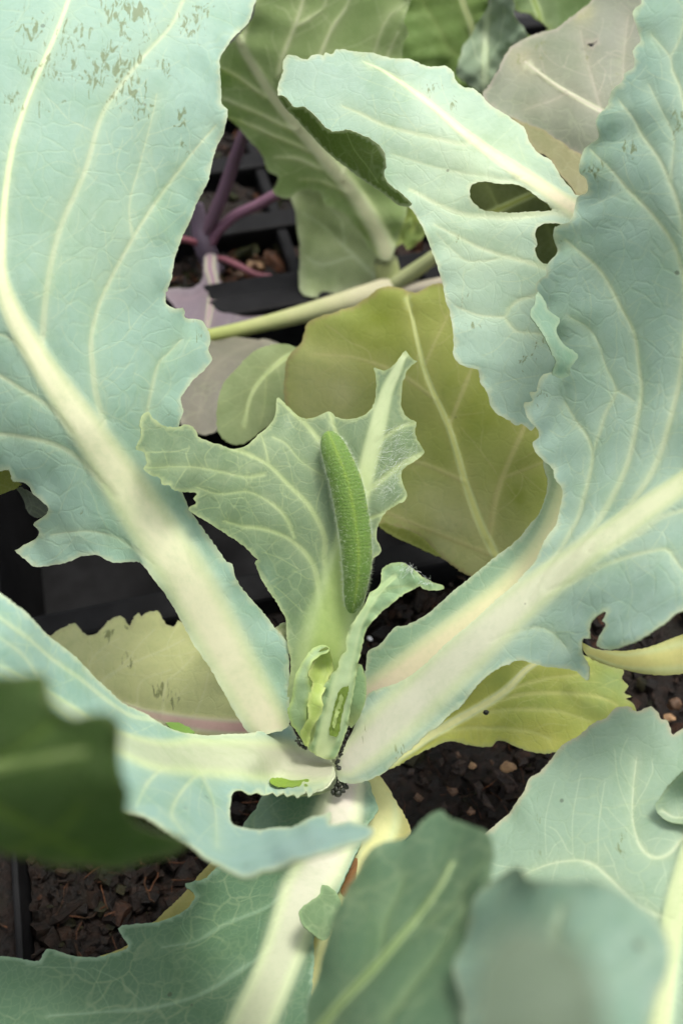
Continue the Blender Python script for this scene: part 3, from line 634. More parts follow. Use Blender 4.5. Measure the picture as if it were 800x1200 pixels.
blade4 = dict(
 outline=[(326,112),(326,96),(331,85),(332,70),(339,64),(347,66),(360,71),(364,66),(371,65),(379,66),(381,63),(390,64),(392,59),(402,58),(420,60),(445,66),(470,72),(490,77),(502,79),(520,79),(529,85),(535,94),(544,100),(552,103),(564,113),(579,128),(598,140),(612,152),(618,166),(630,180),(645,190),(657,208),(669,220),(673,229),(685,234),(700,262),(695,300),(682,330),(668,370),(662,410),(652,450),(640,485),(625,501),(621,505),(612,497),(605,499),(595,492),(582,485),(575,475),(570,460),(562,447),(560,434),(550,431),(537,426),(530,415),(531,405),(530,385),(527,367),(522,352),(519,335),(510,307),(500,280),(492,262),(483,247),(467,238),(452,228),(440,220),(420,206),(405,195),(385,178),(365,158),(350,141),(335,126)],
 holes=[[(553,217),(570,213),(583,215),(600,215),(615,220),(630,232),(642,239),(647,245),(636,246.5),(615,248),(597,249),(576,248),(564,245),(553,236),(550,226)], [(640,262),(630,266),(626,275),(629,286),(626,294),(632,306),(641,310),(660,300),(667,278),(655,263)]],
 depth=[(670,240,20.0),(600,199,20.0),(540,154,20.15),(470,95,20.6),(400,60,21.1),(326,100,21.0),(385,177,20.6),(430,180,20.4),(500,280,19.95),(520,200,20.05),(560,430,20.0),(605,499,20.2),(598,140,20.7),(520,80,20.9),(640,400,20.0),(690,300,19.9),(580,300,19.85)],
 rib=[(685,252,11),(660,237,10),(630,216,8.5),(600,197,7.5),(570,176,6),(540,153,5),(510,127,4),(480,104,3),(450,84,2),(425,72,1.2)], rcol=[srgb(224,214,180),srgb(226,218,184),VEIN],
 veins=[V([(550,165),(546,169),(516,163),(480,155),(450,146),(420,132),(402,125)],3.6,1.6), V([(612,208),(600,211),(555,205),(510,196),(480,187),(460,180)],2.6,1.2,.55), V([(672,253),(650,247),(642,248),(600,254),(570,253),(540,250),(510,238),(480,222)],6,2.6,.9), V([(655,320),(640,315),(620,308),(595,301),(562,290),(532,275),(510,265)],4.2,1.6,.8), V([(598,302),(550,306),(532,295),(512,275)],1.8,1,.5), V([(650,335),(627,346),(607,352),(595,363),(592,371),(560,369),(537,360)],3,1.5,.65), V([(593,375),(605,388),(630,391),(645,395)],2.2,1.4,.6), V([(600,390),(580,410),(570,415)],1.4,.8,.4), V([(570,176),(600,150),(604,147)],1.4,.8,.3),
  V([(540,153),(520,110),(515,92)],1.4,.9,.3), V([(510,127),(470,110),(420,90)],1.5,.8,.4), V([(630,216),(615,190),(605,165)],1.4,.8,.3), V([(630,440),(600,445),(580,450)],1.6,.9,.4)],
 col=srgb(178,205,186), pig=[(560,200,70,srgb(198,214,176),.6),(480,190,60,srgb(194,214,188),.5),(560,300,60,srgb(196,216,184),.5),(400,80,50,srgb(180,206,192),.5)],
 scuff=[(535,285,14,.6),(545,350,12,.5),(553,380,9,1),(630,400,12,.8),(615,425,12,.7),(507,105,10,.8),(530,120,8,.7)], ripple=.45, rsc=60, seed=15, auto=1.0, grid=6, ribh=1.0)
UG = srgb(112, 130, 66)
roll4 = dict(outline=[(326,112),(335,114),(345,125),(357,126),(370,136),(382,150),(392,154),(407,152),(422,157),(437,165),(445,172),(450,180),(452,192),(450,205),(457,217),(470,226),(482,240),(470,241),(452,229),(440,221),(420,207),(405,196),(385,179),(365,159),(350,142),(335,127)],
 depth=[(326,112,20.85),(357,126,20.35),(392,154,20.0),(437,165,19.75),(452,195,19.7),(482,240,19.9),(385,179,20.5),(420,207,20.3),(350,142,20.75)], col=UG, back=TEAL, edge=PALE, edgew=1.2, veins=[V([(405,152),(415,175),(430,195),(442,212)],1.6,.9,.6)], vcol=srgb(160,176,110), seed=16, grid=4, ripple=.1, quilt=.1, raised=True)
leaf('leaf', main, MAT_WAX, patches=[stalk4, roll4], label='arching pale leaf eaten through by two holes', **blade4)

# chewed heart leaf that carries the caterpillar
L3obj, L3T = leaf('leaf', main, MAT_YOUNG, label='chewed young heart leaf under the caterpillar',
 outline=[(166,487),(169,485),(175,483),(182,492),(191,499),(204,501),(210,500),(217,498),(225,501),(230,506),(232,512),(245,517),(257,521),(275,526),(290,521),(302,510),(315,499),(322,487),(323,475),(325,466),(332,471),(342,480),(352,489),(361,491),(375,487),(385,482),(391,486),(397,490),(410,491),(425,487),(434,480),(439,470),(440,455),(440,440),(438,431),(450,434),(460,429),(467,421),(475,411),(479,416),(484,422),(489,423),(480,430),(474,440),(471,452),(470,472),(474,485),(482,492),(488,495),(486,505),(489,517),(497,530),(490,537),(475,547),(470,555),(472,567),(477,579),(475,586),(465,592),(450,602),(444,614),(442,621),(441,632),(446,642),(445,648),(436,656),(435,667),(431,685),(425,715),(418,760),(410,810),(404,850),(392,878),(375,884),(360,876),(346,852),(338,834),(336,815),(341,781),(338,759),(336,750),(335,727),(330,717),(320,700),(307,680),(300,663),(299,657),(302,656),(285,639),(270,629),(250,616),(232,605),(221,597),(231,590),(227,585),(232,580),(225,577),(212,576),(201,572),(198,568),(190,567),(186,559),(175,556),(169,549),(172,542),(170,531),(159,526),(165,512),(164,496)],
 depth=[(372,872,19.75),(345,830,19.7),(395,760,19.35),(402,660,19.0),(440,510,18.75),(475,415,18.5),(320,560,18.75),(220,540,18.0),(165,520,17.6),(490,530,18.9),(325,466,18.9),(302,656,19.0),(345,600,18.85)],
 rib=[(372,868,26),(374,830,32),(380,780,33),(388,730,30),(398,680,22),(408,630,14),(418,590,12),(428,556,10.5),(440,510,10),(452,462,7.5),(463,438,6),(472,420,4)], rcol=[srgb(186,202,136), srgb(182,202,124), srgb(184,204,130), srgb(204,216,166), srgb(206,218,172)],
 veins=[V([(430,575),(437,570),(460,552),(482,537),(497,530)],4.2,2.6,.8), V([(440,520),(450,512),(470,500),(488,495)],3.2,2,.75), V([(425,612),(435,607),(452,600),(476,582)],3,1.8,.75), V([(392,690),(380,655),(381,635),(375,615),(360,590),(340,570),(315,545),(290,532),(272,526)],4.8,1.8,.8), V([(315,543),(310,522),(306,510)],1.8,1.2,.6), V([(380,715),(372,680),(367,662),(355,645),(345,636),(335,629),(310,620),(285,617),(262,611)],4.2,1.6,.75), V([(345,630),(337,610),(325,595),(305,582),(287,576),(257,579),(232,572)],2.4,1.2,.65), V([(287,576),(289,560)],1.6,1.2,.5), V([(395,540),(375,517),(361,500),(342,482),(329,470)],4.2,2.2,.75), V([(400,530),(395,512),(387,485)],3.2,2,.75), V([(320,512),(335,520),(352,540),(377,557)],1.8,1.2,.5), V([(310,556),(287,559),(245,550),(220,547),(172,548)],2.2,1,.6), V([(222,545),(218,532),(222,525),(207,529),(177,530)],1.5,.9,.45), V([(310,647),(330,655),(347,665)],1.4,.9,.4), V([(322,687),(345,707),(360,725)],1.6,1,.4), V([(245,550),(240,535),(250,522)],1.3,.8,.4),V([(285,617),(280,600),(270,590)],1.2,.8,.35),V([(360,590),(345,600),(335,605)],1.2,.8,.3)],
 col=srgb(140,162,130), pig=[(470,520,35,srgb(150,174,130),.6),(345,760,40,srgb(160,184,134),.5),(300,680,25,srgb(146,178,160),.4)], edge=srgb(206,216,164), edgew=2.0, vcol=srgb(200,214,160), ripple=.3, rsc=40, seed=17, auto=0.8, grid=5, ribh=.9, quilt=.16)

# front heart leaf: stalk with a long bite and a chewed remnant of blade
L3b_depth = [(380,885,19.35),(400,830,19.05),(412,760,18.8),(430,715,18.6),(450,690,18.55),(475,662,18.5),(517,688,18.15),(490,690,18.35),(370,850,19.2)]
L3b, L3bT = leaf('leaf', main, MAT_YOUNG, label='small chewed leaf remnant with a ragged stalk edge',
 outline=[(447,668),(455,661),(471,659),(477,662),(485,667),(492,674),(500,679),(510,684),(519,686),(519,690),(510,692),(497,691),(491,687),(485,690),(472,697),(460,707),(447,717),(439,726),(431,735),(426,745),(424,759),(419,780),(414,809),(410,834),(406,855),(400,874),(392,889),(386,891),(374,886),(361,879),(366,865),(371,843),(377,818),(381,800),(386,796),(388,790),(394,785),(397,776),(400,768),(406,762),(405,752),(407,743),(410,734),(414,729),(419,721),(427,709),(431,700),(434,694),(441,690),(447,680)],
 depth=L3b_depth, rib=[(378,880,10),(388,850,13),(398,810,12),(408,770,9),(418,735,6),(432,708,5),(446,690,4),(462,676,3)], rcol=[srgb(196,208,160), srgb(184,204,160), srgb(176,200,146)],
 veins=[V([(436,700),(455,690),(480,686)],2,1.4,.5)], col=srgb(152,184,146), edge=srgb(206,218,160), ripple=.25, rsc=25, seed=18, grid=3.5, quilt=.1, edgew=2.2, vcol=srgb(188,206,150))
GASH = simple_mat('eaten_flesh', srgb(128, 150, 58), 0.45, 0.35, 900, 0.6, 0.0003, 0.5, 0.2)
def patch(name, parent, T, outline, mat, off, col, seed=5, th=.25, **kw):
    P = [(x, y, float(T([(x, y)])[0]) * 100 - off) for x, y in outline]
    cx, cy = np.mean([p[0] for p in P]), np.mean([p[1] for p in P]); P.append((cx, cy, float(T([(cx, cy)])[0]) * 100 - off * .7))
    s = leaf_arrays(outline=outline, depth=P, col=col, edge=col, grid=2.5, ripple=kw.get('ripple', .08), rsc=12, quilt=0, thick=th, seed=seed, jag=.5)
    root = parent.parent if parent.parent else parent
    base = np.array(root.location); s['v'] = s['v'] - base + np.array(parent.location) * 0
    par = parent; hold = bpy.data.objects.new('tmp', None); hold.location = (0, 0, 0)
    o = arrays_to_object(name, [s], mat, None, False); o.parent = par
    bpy.data.objects.remove(hold); return o
MAT_GASH = leaf_material('eaten_flesh_leaf', 0.4, 0.2, net=0.0, mottle=.5, speck=0, spec=.5)
patch('bite_scar', L3b, L3bT, [(408,804),(408,810),(402,832),(397,860),(394,864),(386,862),(385,858),(389,840),(394,820),(399,808)], MAT_GASH, .09, srgb(120,142,56), 5)
patch('scraped_skin', L3b, L3bT, [(400,812),(402,818),(396,840),(391,854),(389,850),(392,836)], MAT_GASH, .115, srgb(172,190,116), 6)

# curled bud leaf at the very heart
leaf('bud_leaf', main, MAT_YOUNG, split=False, label='tiny curled pale bud leaf at the heart',
 outline=[(380,756),(368,760),(358,772),(350,786),(345,804),(342,820),(338,834),(342,848),(350,860),(357,872),(361,874),(361,850),(360,830),(364,810),(362,790),(366,778),(376,768),(384,766),(386,760)],
 depth=[(380,756,18.95),(350,786,19.0),(340,834,19.2),(358,872,19.35),(364,810,18.85),(362,790,18.8)], col=srgb(176,200,156), edge=srgb(204,220,140), edgew=3.0, seed=19, grid=3, ripple=.18, rsc=30,
 patches=[dict(outline=[(384,760),(376,764),(366,776),(361,792),(366,800),(362,812),(360,826),(362,838),(356,850),(352,862),(357,873),(362,874),(364,858),(370,846),(376,838),(379,826),(377,818),(381,808),(388,800),(385,795),(390,786),(388,768)],
  depth=[(384,760,18.8),(361,792,18.75),(372,800,19.05),(362,826,18.9),(375,826,18.85),(355,868,19.2),(388,790,19.1),(376,780,19.15)], col=srgb(184,202,112), edge=srgb(214,222,150), edgew=2.5, seed=20, grid=2.5, ripple=.3, rsc=34, quilt=0)])
leaf('bud_leaf', main, MAT_YOUNG, split=False, label='small green leaflet tucked between heart stalk and the toothed leaf stalk',
 outline=[(420,778),(424,780),(429,800),(428,820),(420,842),(412,853),(407,849),(409,820),(415,792)], depth=[(420,778,19.1),(428,810,19.2),(412,850,19.5),(410,820,19.25)], col=srgb(156,188,138), pig=[(415,845,16,srgb(196,208,140),.7)], edge=srgb(190,206,150), seed=21, grid=3, ripple=.15, quilt=.05)
leaf('bud_leaf', main, MAT_YOUNG, split=False, label='tiny pale curl beside the scuffed leaf stalk',
 outline=[(321,738),(326,733),(332,729),(336,732),(338,745),(335,752),(330,745),(325,742)], depth=[(321,738,19.5),(336,732,19.55),(336,752,19.5)], col=srgb(190,196,150), edge=PALE, seed=22, grid=2.5, ripple=.3, rsc=10)

# low leaf reaching left, its lower wing bent down towards the viewer
L5, L5T = leaf('leaf', main, MAT_WAX, label='low blue green leaf with broad cream stalk and a bent lower wing',
 outline=[(-60,655),(0,697),(22,714),(60,746),(86,769),(112,795),(142,819),(165,832),(188,849),(205,857),(225,861),(255,862),(285,861),(300,859),(314,856),(330,851),(338,847),(343,853),(348,864),(356,876),(370,884),(386,892),(391,898),(392,906),(386,916),(378,926),(370,928),(362,936),(359,930),(348,936),(344,931),(336,934),(332,929),(324,934),(320,929),(310,931),(302,928),(290,932),(284,929),(273,931),(270,942),(270,957),(274,967),(290,972),(310,973),(338,970),(362,964),(386,952),(388,960),(386,966),(406,965),(426,967),(438,974),(430,986),(410,994),(386,1000),(366,1006),(338,1014),(314,1023),(298,1031),(278,1027),(254,1018),(238,1006),(226,994),(210,984),(182,966),(150,955),(80,950),(0,930),(-80,880),(-130,780)],
 depth=[(390,900,19.55),(300,890,18.7),(200,885,17.4),(100,850,16.0),(0,740,14.8),(-90,780,14.0),(280,950,16.6),(300,1025,11.2),(430,976,11.8),(360,985,11.8),(180,960,13.0),(320,932,18.4),(268,935,17.4),(60,940,14.4)],
 rib=[(388,905,16),(365,902,24),(330,894,27),(280,890,26),(230,888,24),(180,886,19),(120,862,12),(60,820,8),(0,785,6),(-60,760,5)], rcol=[srgb(188,186,166), srgb(180,184,156), srgb(174,184,156), srgb(176,192,168), srgb(160,188,176)],
 veins=[V([(250,880),(200,850),(150,835),(100,800),(50,760),(0,722)],4,2,.55), V([(290,905),(310,918),(312,928)],2,1.4,.4), V([(240,900),(215,925),(200,955),(215,975)],3,1.5,.5), V([(200,895),(175,915),(160,945)],3,1.5,.5), V([(60,820),(30,770),(-10,740)],3,1.6,.45), V([(230,900),(250,940),(255,990)],2.4,1.2,.35)],
 col=srgb(156,190,182), pig=[(340,1000,90,srgb(158,186,186),.6),(300,940,50,srgb(156,188,184),.4)], ripple=.3, seed=23, auto=1.2, grid=5.5, ribh=1.3, scuff=[(340,905,14,.3)])
patch('bite_scar', L5, L5T, [(316,914),(325,911),(340,914),(355,914),(366,912),(369,916),(365,921),(350,922),(335,922),(320,920)], MAT_GASH, .21, srgb(136,164,66), 7)
patch('bite_scar', L5, L5T, [(195,848),(203,846),(212,847),(222,853),(229,859),(220,860),(208,857)], MAT_GASH, .03, srgb(118,150,72), 8)

# leaf towards the viewer and the yellow one under it
L6d = [(400,925,20.1),(385,1000,19.0),(340,1100,17.5),(300,1200,16.4),(150,1100,17.9),(0,1130,17.8),(60,1200,17.0),(360,1150,16.9),(290,960,19.7),(440,945,19.8),(-100,1200,17.2)]
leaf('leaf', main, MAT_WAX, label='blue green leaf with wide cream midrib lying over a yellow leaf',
 outline=[(300,945),(308,931),(330,925),(360,918),(391,910),(430,915),(437,931),(443,949),(431,966),(424,985),(416,1002),(409,1016),(400,1038),(392,1055),(380,1072),(368,1095),(368,1128),(362,1180),(352,1240),(250,1320),(100,1330),(-60,1290),(-150,1210),(-100,1130),(-40,1122),(0,1123),(21,1124),(47,1128),(53,1119),(58,1114),(70,1115),(91,1121),(119,1123),(150,1110),(144,1098),(138,1087),(143,1083),(182,1084),(210,1072),(229,1052),(224,1044),(217,1037),(238,1032),(252,1019),(262,1012),(284,970)],
 depth=L6d, rib=[(405,922,22),(395,960,28),(378,1010,30),(356,1050,28),(336,1105,25),(314,1160,25),(293,1205,26),(260,1270,22)], rcol=[srgb(212,202,188), srgb(202,200,180), srgb(188,192,164), srgb(180,186,152), srgb(174,182,144)],
 veins=[V([(340,1045),(311,1064),(265,1082),(230,1103),(190,1110)],3,1.4,.5), V([(320,1115),(290,1131),(255,1155),(224,1170),(175,1182),(133,1184),(60,1190)],3.5,1.6,.55), V([(305,1000),(296,960),(302,940)],2.5,1.5,.5), V([(230,1103),(215,1085),(222,1060)],1.5,.9,.3),V([(175,1182),(140,1150),(110,1135)],1.5,.9,.3)],
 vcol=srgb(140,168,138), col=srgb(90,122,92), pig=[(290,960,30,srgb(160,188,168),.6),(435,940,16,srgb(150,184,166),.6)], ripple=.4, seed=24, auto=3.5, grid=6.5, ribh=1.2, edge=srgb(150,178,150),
 patches=[dict(outline=[(379,1036),(374,1048),(361,1058),(351,1067),(352,1077),(358,1086),(367,1094),(381,1102),(390,1085),(399,1060),(393,1045)], depth=[(379,1036,18.0),(351,1067,17.0),(367,1094,16.9),(381,1102,17.1),(399,1060,17.7)], col=srgb(116,142,104), back=TEAL, edge=srgb(150,176,130), seed=25, grid=3.5, ripple=.2, quilt=.1, edgew=2.5)])
leaf('leaf', main, MAT_YELLOW, label='yellowing lower leaf showing its pale yellow stalk and edge',
 outline=[(430,903),(447,912),(461,935),(481,973),(465,992),(440,1010),(426,1018),(418,1060),(404,1130),(362,1240),(250,1310),(100,1300),(20,1230),(60,1160),(112,1124),(150,1108),(176,1086),(194,1068),(216,1046),(238,1021),(260,1000),(300,970),(370,930)],
 depth=[(440,908,20.5),(470,970,20.1),(420,1050,19.2),(380,1150,18.0),(250,1290,17.0),(112,1124,18.6),(60,1230,17.6),(240,1021,19.8),(330,960,20.3)], rib=[(440,915,18),(448,950,22),(440,990,20),(415,1040,16),(380,1120,13),(330,1220,10)], rcol=[srgb(214,214,150),srgb(218,216,150)],
 col=srgb(200,196,120), edge=srgb(214,206,140), seed=26, ripple=.3, grid=7)
leaf('dried_leaf_base', main, MAT_YELLOW, split=False, label='dry brown stub of an old leaf beside the yellow stalk', outline=[(406,1012),(418,1006),(424,1016),(416,1032),(404,1052),(399,1046)], depth=[(406,1012,19.6),(424,1016,19.6),(400,1050,19.2)], col=srgb(170,124,76), edge=srgb(190,150,100), seed=27, grid=3)

# older low leaves behind and to the sides
YGN = srgb(176, 184, 96)
leaf('leaf', main, MAT_YELLOW, label='yellow green low leaf with toothed tip above bare compost',
 outline=[(436,905),(460,900),(484,887),(502,878),(520,870),(532,868.5),(550,873),(568,876),(577,874),(581,869),(592,869),(604,875),(622,881),(640,883),(655,881),(690,880),(725,862),(744,838),(741,824),(734,819),(740,816),(732,812),(737,804),(733,799),(728,795),(730,786),(718,783),(705,779),(689,770),(650,762),(590,765),(540,800),(490,850),(440,890)],
 depth=[(440,900,20.6),(520,862,21.2),(600,800,21.5),(580,872,21.3),(650,878,21.3),(740,815,22.0),(690,770,22.0)], rib=[(442,902,7),(480,878,6.5),(517,854,6),(560,830,5.5),(592,809,5),(616,785,4),(640,770,3)], rcol=srgb(232,232,168),
 veins=[V([(560,830),(605,815),(650,812),(695,816),(722,826)],3.4,1.6,.7), V([(540,842),(590,832),(650,833),(690,845)],3,1.5,.6), V([(510,858),(560,853),(620,857),(645,866)],3,1.4,.6), V([(592,809),(640,795),(690,790)],2.6,1.3,.6), V([(650,812),(670,800),(700,800)],1.5,.9,.4), V([(620,857),(640,848),(660,850)],1.4,.9,.4)],
 col=srgb(216,222,112), pig=[(600,800,30,srgb(178,200,96),.7),(630,822,22,srgb(176,200,96),.7),(600,845,20,srgb(186,204,98),.6),(700,810,40,srgb(184,208,128),.6),(720,800,25,srgb(182,208,146),.6),(570,865,40,srgb(234,232,126),.6),(640,872,30,srgb(232,230,122),.6)], vcol=srgb(234,236,156), edge=srgb(200,206,140), edgew=1.3, seed=28, auto=0.9, ripple=.5, rsc=60, grid=5, quilt=.3)
leaf('leaf', main, MAT_YELLOW, label='pale toothed low leaf with a pink stalk behind the scuffed leaf stalk',
 outline=[(52,742),(60,746),(74,737),(88,730),(96,739),(103,746),(114,744),(127,729),(141,722),(147,727),(152,734),(157,726),(163,719),(167,724),(174,719),(186,717),(191,726),(197,733),(205,734),(209,727),(216,731),(240,760),(275,810),(298,850),(296,860),(255,863),(229,861),(195,850),(160,838),(140,825),(100,795)],
 depth=[(60,746,22.9),(140,722,23.3),(210,730,22.9),(150,800,22.1),(292,855,20.6),(170,838,21.9),(270,810,21.4)], rib=[(298,853,11),(275,853,10.5),(240,850,9.5),(205,844,8),(170,836,6),(140,824,4),(110,806,2)], rcol=[srgb(196,156,146), srgb(204,170,160), srgb(200,178,156), srgb(196,196,150)],
 veins=[V([(140,822),(120,799),(150,780),(195,761),(215,750)],2.2,1.3,.55), V([(190,840),(195,800),(210,787),(226,769)],2,1.2,.5), V([(112,808),(105,780),(124,757),(139,748)],2,1.1,.5), V([(128,795),(150,772),(165,754),(180,738)],1.8,1,.5), V([(160,830),(165,800),(200,785)],1.8,1,.4), V([(225,845),(240,810),(245,790)],1.8,1,.4)],
 col=srgb(226,230,168), pig=[(100,750,50,srgb(230,232,180),.5)], vcol=srgb(238,240,196), edge=srgb(206,206,160), scuff=[(128,744,9,1.1),(148,735,5,.8),(155,775,11,.7),(186,812,9,1.2),(205,820,9,1.1),(190,805,8,1)], seed=29, auto=0.8, ripple=.4, rsc=45, grid=4.5, raised=True, ribh=.5)
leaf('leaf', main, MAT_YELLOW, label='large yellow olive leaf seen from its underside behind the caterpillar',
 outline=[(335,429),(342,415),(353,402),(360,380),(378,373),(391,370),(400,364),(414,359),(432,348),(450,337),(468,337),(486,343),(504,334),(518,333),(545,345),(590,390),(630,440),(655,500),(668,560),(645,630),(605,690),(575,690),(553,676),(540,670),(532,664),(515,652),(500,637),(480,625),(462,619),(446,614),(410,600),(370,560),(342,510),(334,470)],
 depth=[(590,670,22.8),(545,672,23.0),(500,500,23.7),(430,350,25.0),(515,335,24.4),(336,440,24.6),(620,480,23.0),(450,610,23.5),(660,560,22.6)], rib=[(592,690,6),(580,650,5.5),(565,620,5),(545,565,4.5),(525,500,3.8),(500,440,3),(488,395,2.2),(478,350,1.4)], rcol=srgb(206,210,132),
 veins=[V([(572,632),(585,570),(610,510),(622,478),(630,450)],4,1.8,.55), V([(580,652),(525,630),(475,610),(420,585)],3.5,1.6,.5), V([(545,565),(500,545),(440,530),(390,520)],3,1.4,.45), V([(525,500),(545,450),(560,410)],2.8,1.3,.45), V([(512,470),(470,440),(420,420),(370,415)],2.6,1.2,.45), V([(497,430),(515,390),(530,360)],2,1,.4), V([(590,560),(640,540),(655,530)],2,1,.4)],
 col=srgb(196,204,112), pig=[(540,620,75,srgb(232,232,176),.85),(380,460,60,srgb(228,228,164),.8),(550,480,45,srgb(168,180,74),.8),(605,570,45,srgb(172,184,84),.8),(440,385,50,srgb(158,172,62),.75),(520,540,30,srgb(176,188,90),.6),(470,480,40,srgb(206,210,128),.5)], vcol=srgb(228,222,164), edge=srgb(196,180,128), edgew=2.2, seed=30, auto=1.3, ripple=.8, rsc=75, grid=6, raised=True, ribh=.4,  # darker olive blots at the top are painted shade of the arching leaf
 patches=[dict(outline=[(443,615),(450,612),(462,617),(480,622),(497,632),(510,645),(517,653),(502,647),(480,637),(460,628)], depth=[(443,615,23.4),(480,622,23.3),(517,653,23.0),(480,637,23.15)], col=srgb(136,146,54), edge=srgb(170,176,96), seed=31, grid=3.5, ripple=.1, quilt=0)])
leaf('leaf', main, MAT_UNDER, label='small oval grey green leaf beside the yellow olive leaf',
 outline=[(362,412),(350,408),(335,404),(320,404),(300,411),(287,422),(275,436),(264,447),(260,457),(256,475),(254,495),(256,507),(265,517),(277,521),(290,517),(310,502),(330,492),(352,480),(366,450)], depth=[(360,440,25.6),(300,411,26.0),(256,490,25.8),(290,517,25.4)],
 rib=[(362,408,3.5),(335,419,3.5),(320,431,3),(302,450,2.6),(292,470,2),(286,500,1.3)], rcol=srgb(190,204,140), veins=[V([(312,440),(310,475),(306,495)],1.8,1,.5), V([(300,452),(275,465),(262,472)],1.6,1,.4), V([(292,475),(275,490),(262,500)],1.4,.8,.4), V([(325,427),(330,455),(330,475)],1.6,1,.4), V([(318,432),(290,430)],1.5,.9,.4)], vcol=srgb(198,210,150), col=srgb(166,182,130), edge=srgb(170,184,130), seed=32, auto=0.8, grid=4, ripple=.3)

# ------------------------------------------------------------------ caterpillar on the heart leaf
def caterpillar():
    path = [(384,509,6),(386,514,11.5),(390,524,15.5),(397,542,18),(405,565,19.5),(410,588,20.2),(414,612,20),(417,635,19.4),(418,660,18.2),(417,680,15.8),(415,698,13),(413,709,9.5),(412,716,5)]
    C = catmull(path, False, 1.0); n = len(C)
    C[:, 2] *= 0.95; d0 = L3T(C[:, :2]); Rm = C[:, 2] * d0 / F
    W0 = pix(C[:, 0], C[:, 1], d0 - Rm * 0.95 - 0.0006)
    base = W0[n // 2].copy()
    t = np.gradient(W0, axis=0); t /= np.linalg.norm(t, axis=1)[:, None]
    vdir = -(pix(C[:, 0], C[:, 1], d0) - CAM); vdir /= np.linalg.norm(vdir, axis=1)[:, None]
    u = np.cross(vdir, t); u /= np.linalg.norm(u, axis=1)[:, None]; w_ = np.cross(t, u)
    s = np.concatenate([[0], np.cumsum(np.linalg.norm(np.diff(W0, axis=0), axis=1))]); s /= s[-1]
    seg = 48; V_ = []; Cc = []
    ann = 0.013 * np.abs(np.sin(s * math.pi * 13 * 5)) ** 0.6 + 0.020 * np.abs(np.sin(s * math.pi * 13)) ** 0.35
    for k in range(seg):
        a = 2 * math.pi * k / seg
        rr = Rm * (0.965 + ann) * (1 + 0.008 * np.sin(s * 330 + 3 * a))
        V_.append(W0 + u * (np.cos(a) * rr)[:, None] + w_ * (np.sin(a) * rr * 0.92)[:, None])
        lat = abs(math.cos(a)); top = max(math.sin(a), 0)
        c = srgb(92, 122, 46) * np.ones((n, 1))
        dors = math.exp(-((a - 1.45) / 0.10) ** 2); c = c * (1 - .25 * dors) + srgb(176, 196, 66) * .25 * dors
        if top < .25: c = c * .6 + srgb(150, 178, 110) * .4
        sp = np.exp(-((s * 13 % 1 - .5) / .12) ** 2) * math.exp(-((math.sin(a) - .25) / .12) ** 2); c = c * (1 - .5 * sp[:, None]) + srgb(196, 206, 90) * .5 * sp[:, None]
        Cc.append(c)
    v = np.concatenate(V_) - base; f = []
    for k in range(seg):
        for i in range(n - 1):
            a, b = k * n + i, ((k + 1) % seg) * n + i; f.append((a, a + 1, b + 1, b))
    f.append(tuple(k * n for k in range(seg))); f.append(tuple(k * n + n - 1 for k in reversed(range(seg))))
    m, nn, l = newmat('caterpillar_skin'); out = N(nn, 'ShaderNodeOutputMaterial'); at = N(nn, 'ShaderNodeAttribute', attribute_name='Col'); tc = N(nn, 'ShaderNodeTexCoord')
    nz = N(nn, 'ShaderNodeTexNoise', Scale=2600.0, Detail=3.0); l.new(tc.outputs['Object'], nz.inputs['Vector'])
    n2 = N(nn, 'ShaderNodeTexNoise', Scale=350.0, Detail=3.0); l.new(tc.outputs['Object'], n2.inputs['Vector'])
    c = mixc(nn, l, math_(nn, l, 'MULTIPLY', ramp(nn, l, nz.outputs[0], .4, .7), .35), at.outputs['Color'], (0.17, 0.26, 0.06, 1))
    c = mixc(nn, l, math_(nn, l, 'MULTIPLY', ramp(nn, l, n2.outputs[0], .4, .7), .3), c, (0.11, 0.22, 0.035, 1))
    p = N(nn, 'ShaderNodeBsdfPrincipled', Roughness=.75); l.new(c, p.inputs['Base Color']); p.inputs['Subsurface Weight'].default_value = .35
    p.inputs['Subsurface Radius'].default_value = (.6, 1.0, .2); p.inputs['Subsurface Scale'].default_value = .0012; p.inputs['Sheen Weight'].default_value = .1
    bp = N(nn, 'ShaderNodeBump', Strength=.8, Distance=.00018); l.new(nz.outputs[0], bp.inputs['Height']); l.new(bp.outputs[0], p.inputs['Normal']); l.new(p.outputs[0], out.inputs[0])
    root = empty('caterpillar', tuple(base), 'plump velvety green caterpillar lying along the chewed heart leaf', 'caterpillar')
    me = bpy.data.meshes.new('body'); me.from_pydata(v.tolist(), [], f)
    a = me.attributes.new('Col', 'FLOAT_COLOR', 'POINT'); a.data.foreach_set('color', np.hstack([np.concatenate(Cc), np.ones((len(v), 1))]).astype(np.float32).ravel())
    me.polygons.foreach_set('use_smooth', [True] * len(me.polygons)); me.materials.append(m); link('body', me, root)
    # head capsule at the lower end
    import bmesh
    bm = bmesh.new(); bmesh.ops.create_uvsphere(bm, u_segments=20, v_segments=12, radius=1)
    hp = W0[-8] - base + w_[-8] * -0.0006; tt, uu, ww = t[-8], u[-8], w_[-8]
    for q in bm.verts: c_ = q.co.copy(); q.co = Vector(hp + uu * c_.x * .0013 + tt * c_.y * .0012 + ww * c_.z * .0012)
    mh = bpy.data.meshes.new('head'); bm.to_mesh(mh); bm.free()
    a = mh.attributes.new('Col', 'FLOAT_COLOR', 'POINT'); a.data.foreach_set('color', np.tile(np.append(srgb(120, 158, 80), 1), (len(mh.vertices), 1)).astype(np.float32).ravel())
    mh.polygons.foreach_set('use_smooth', [True] * len(mh.polygons)); mh.materials.append(m); link('head', mh, root)
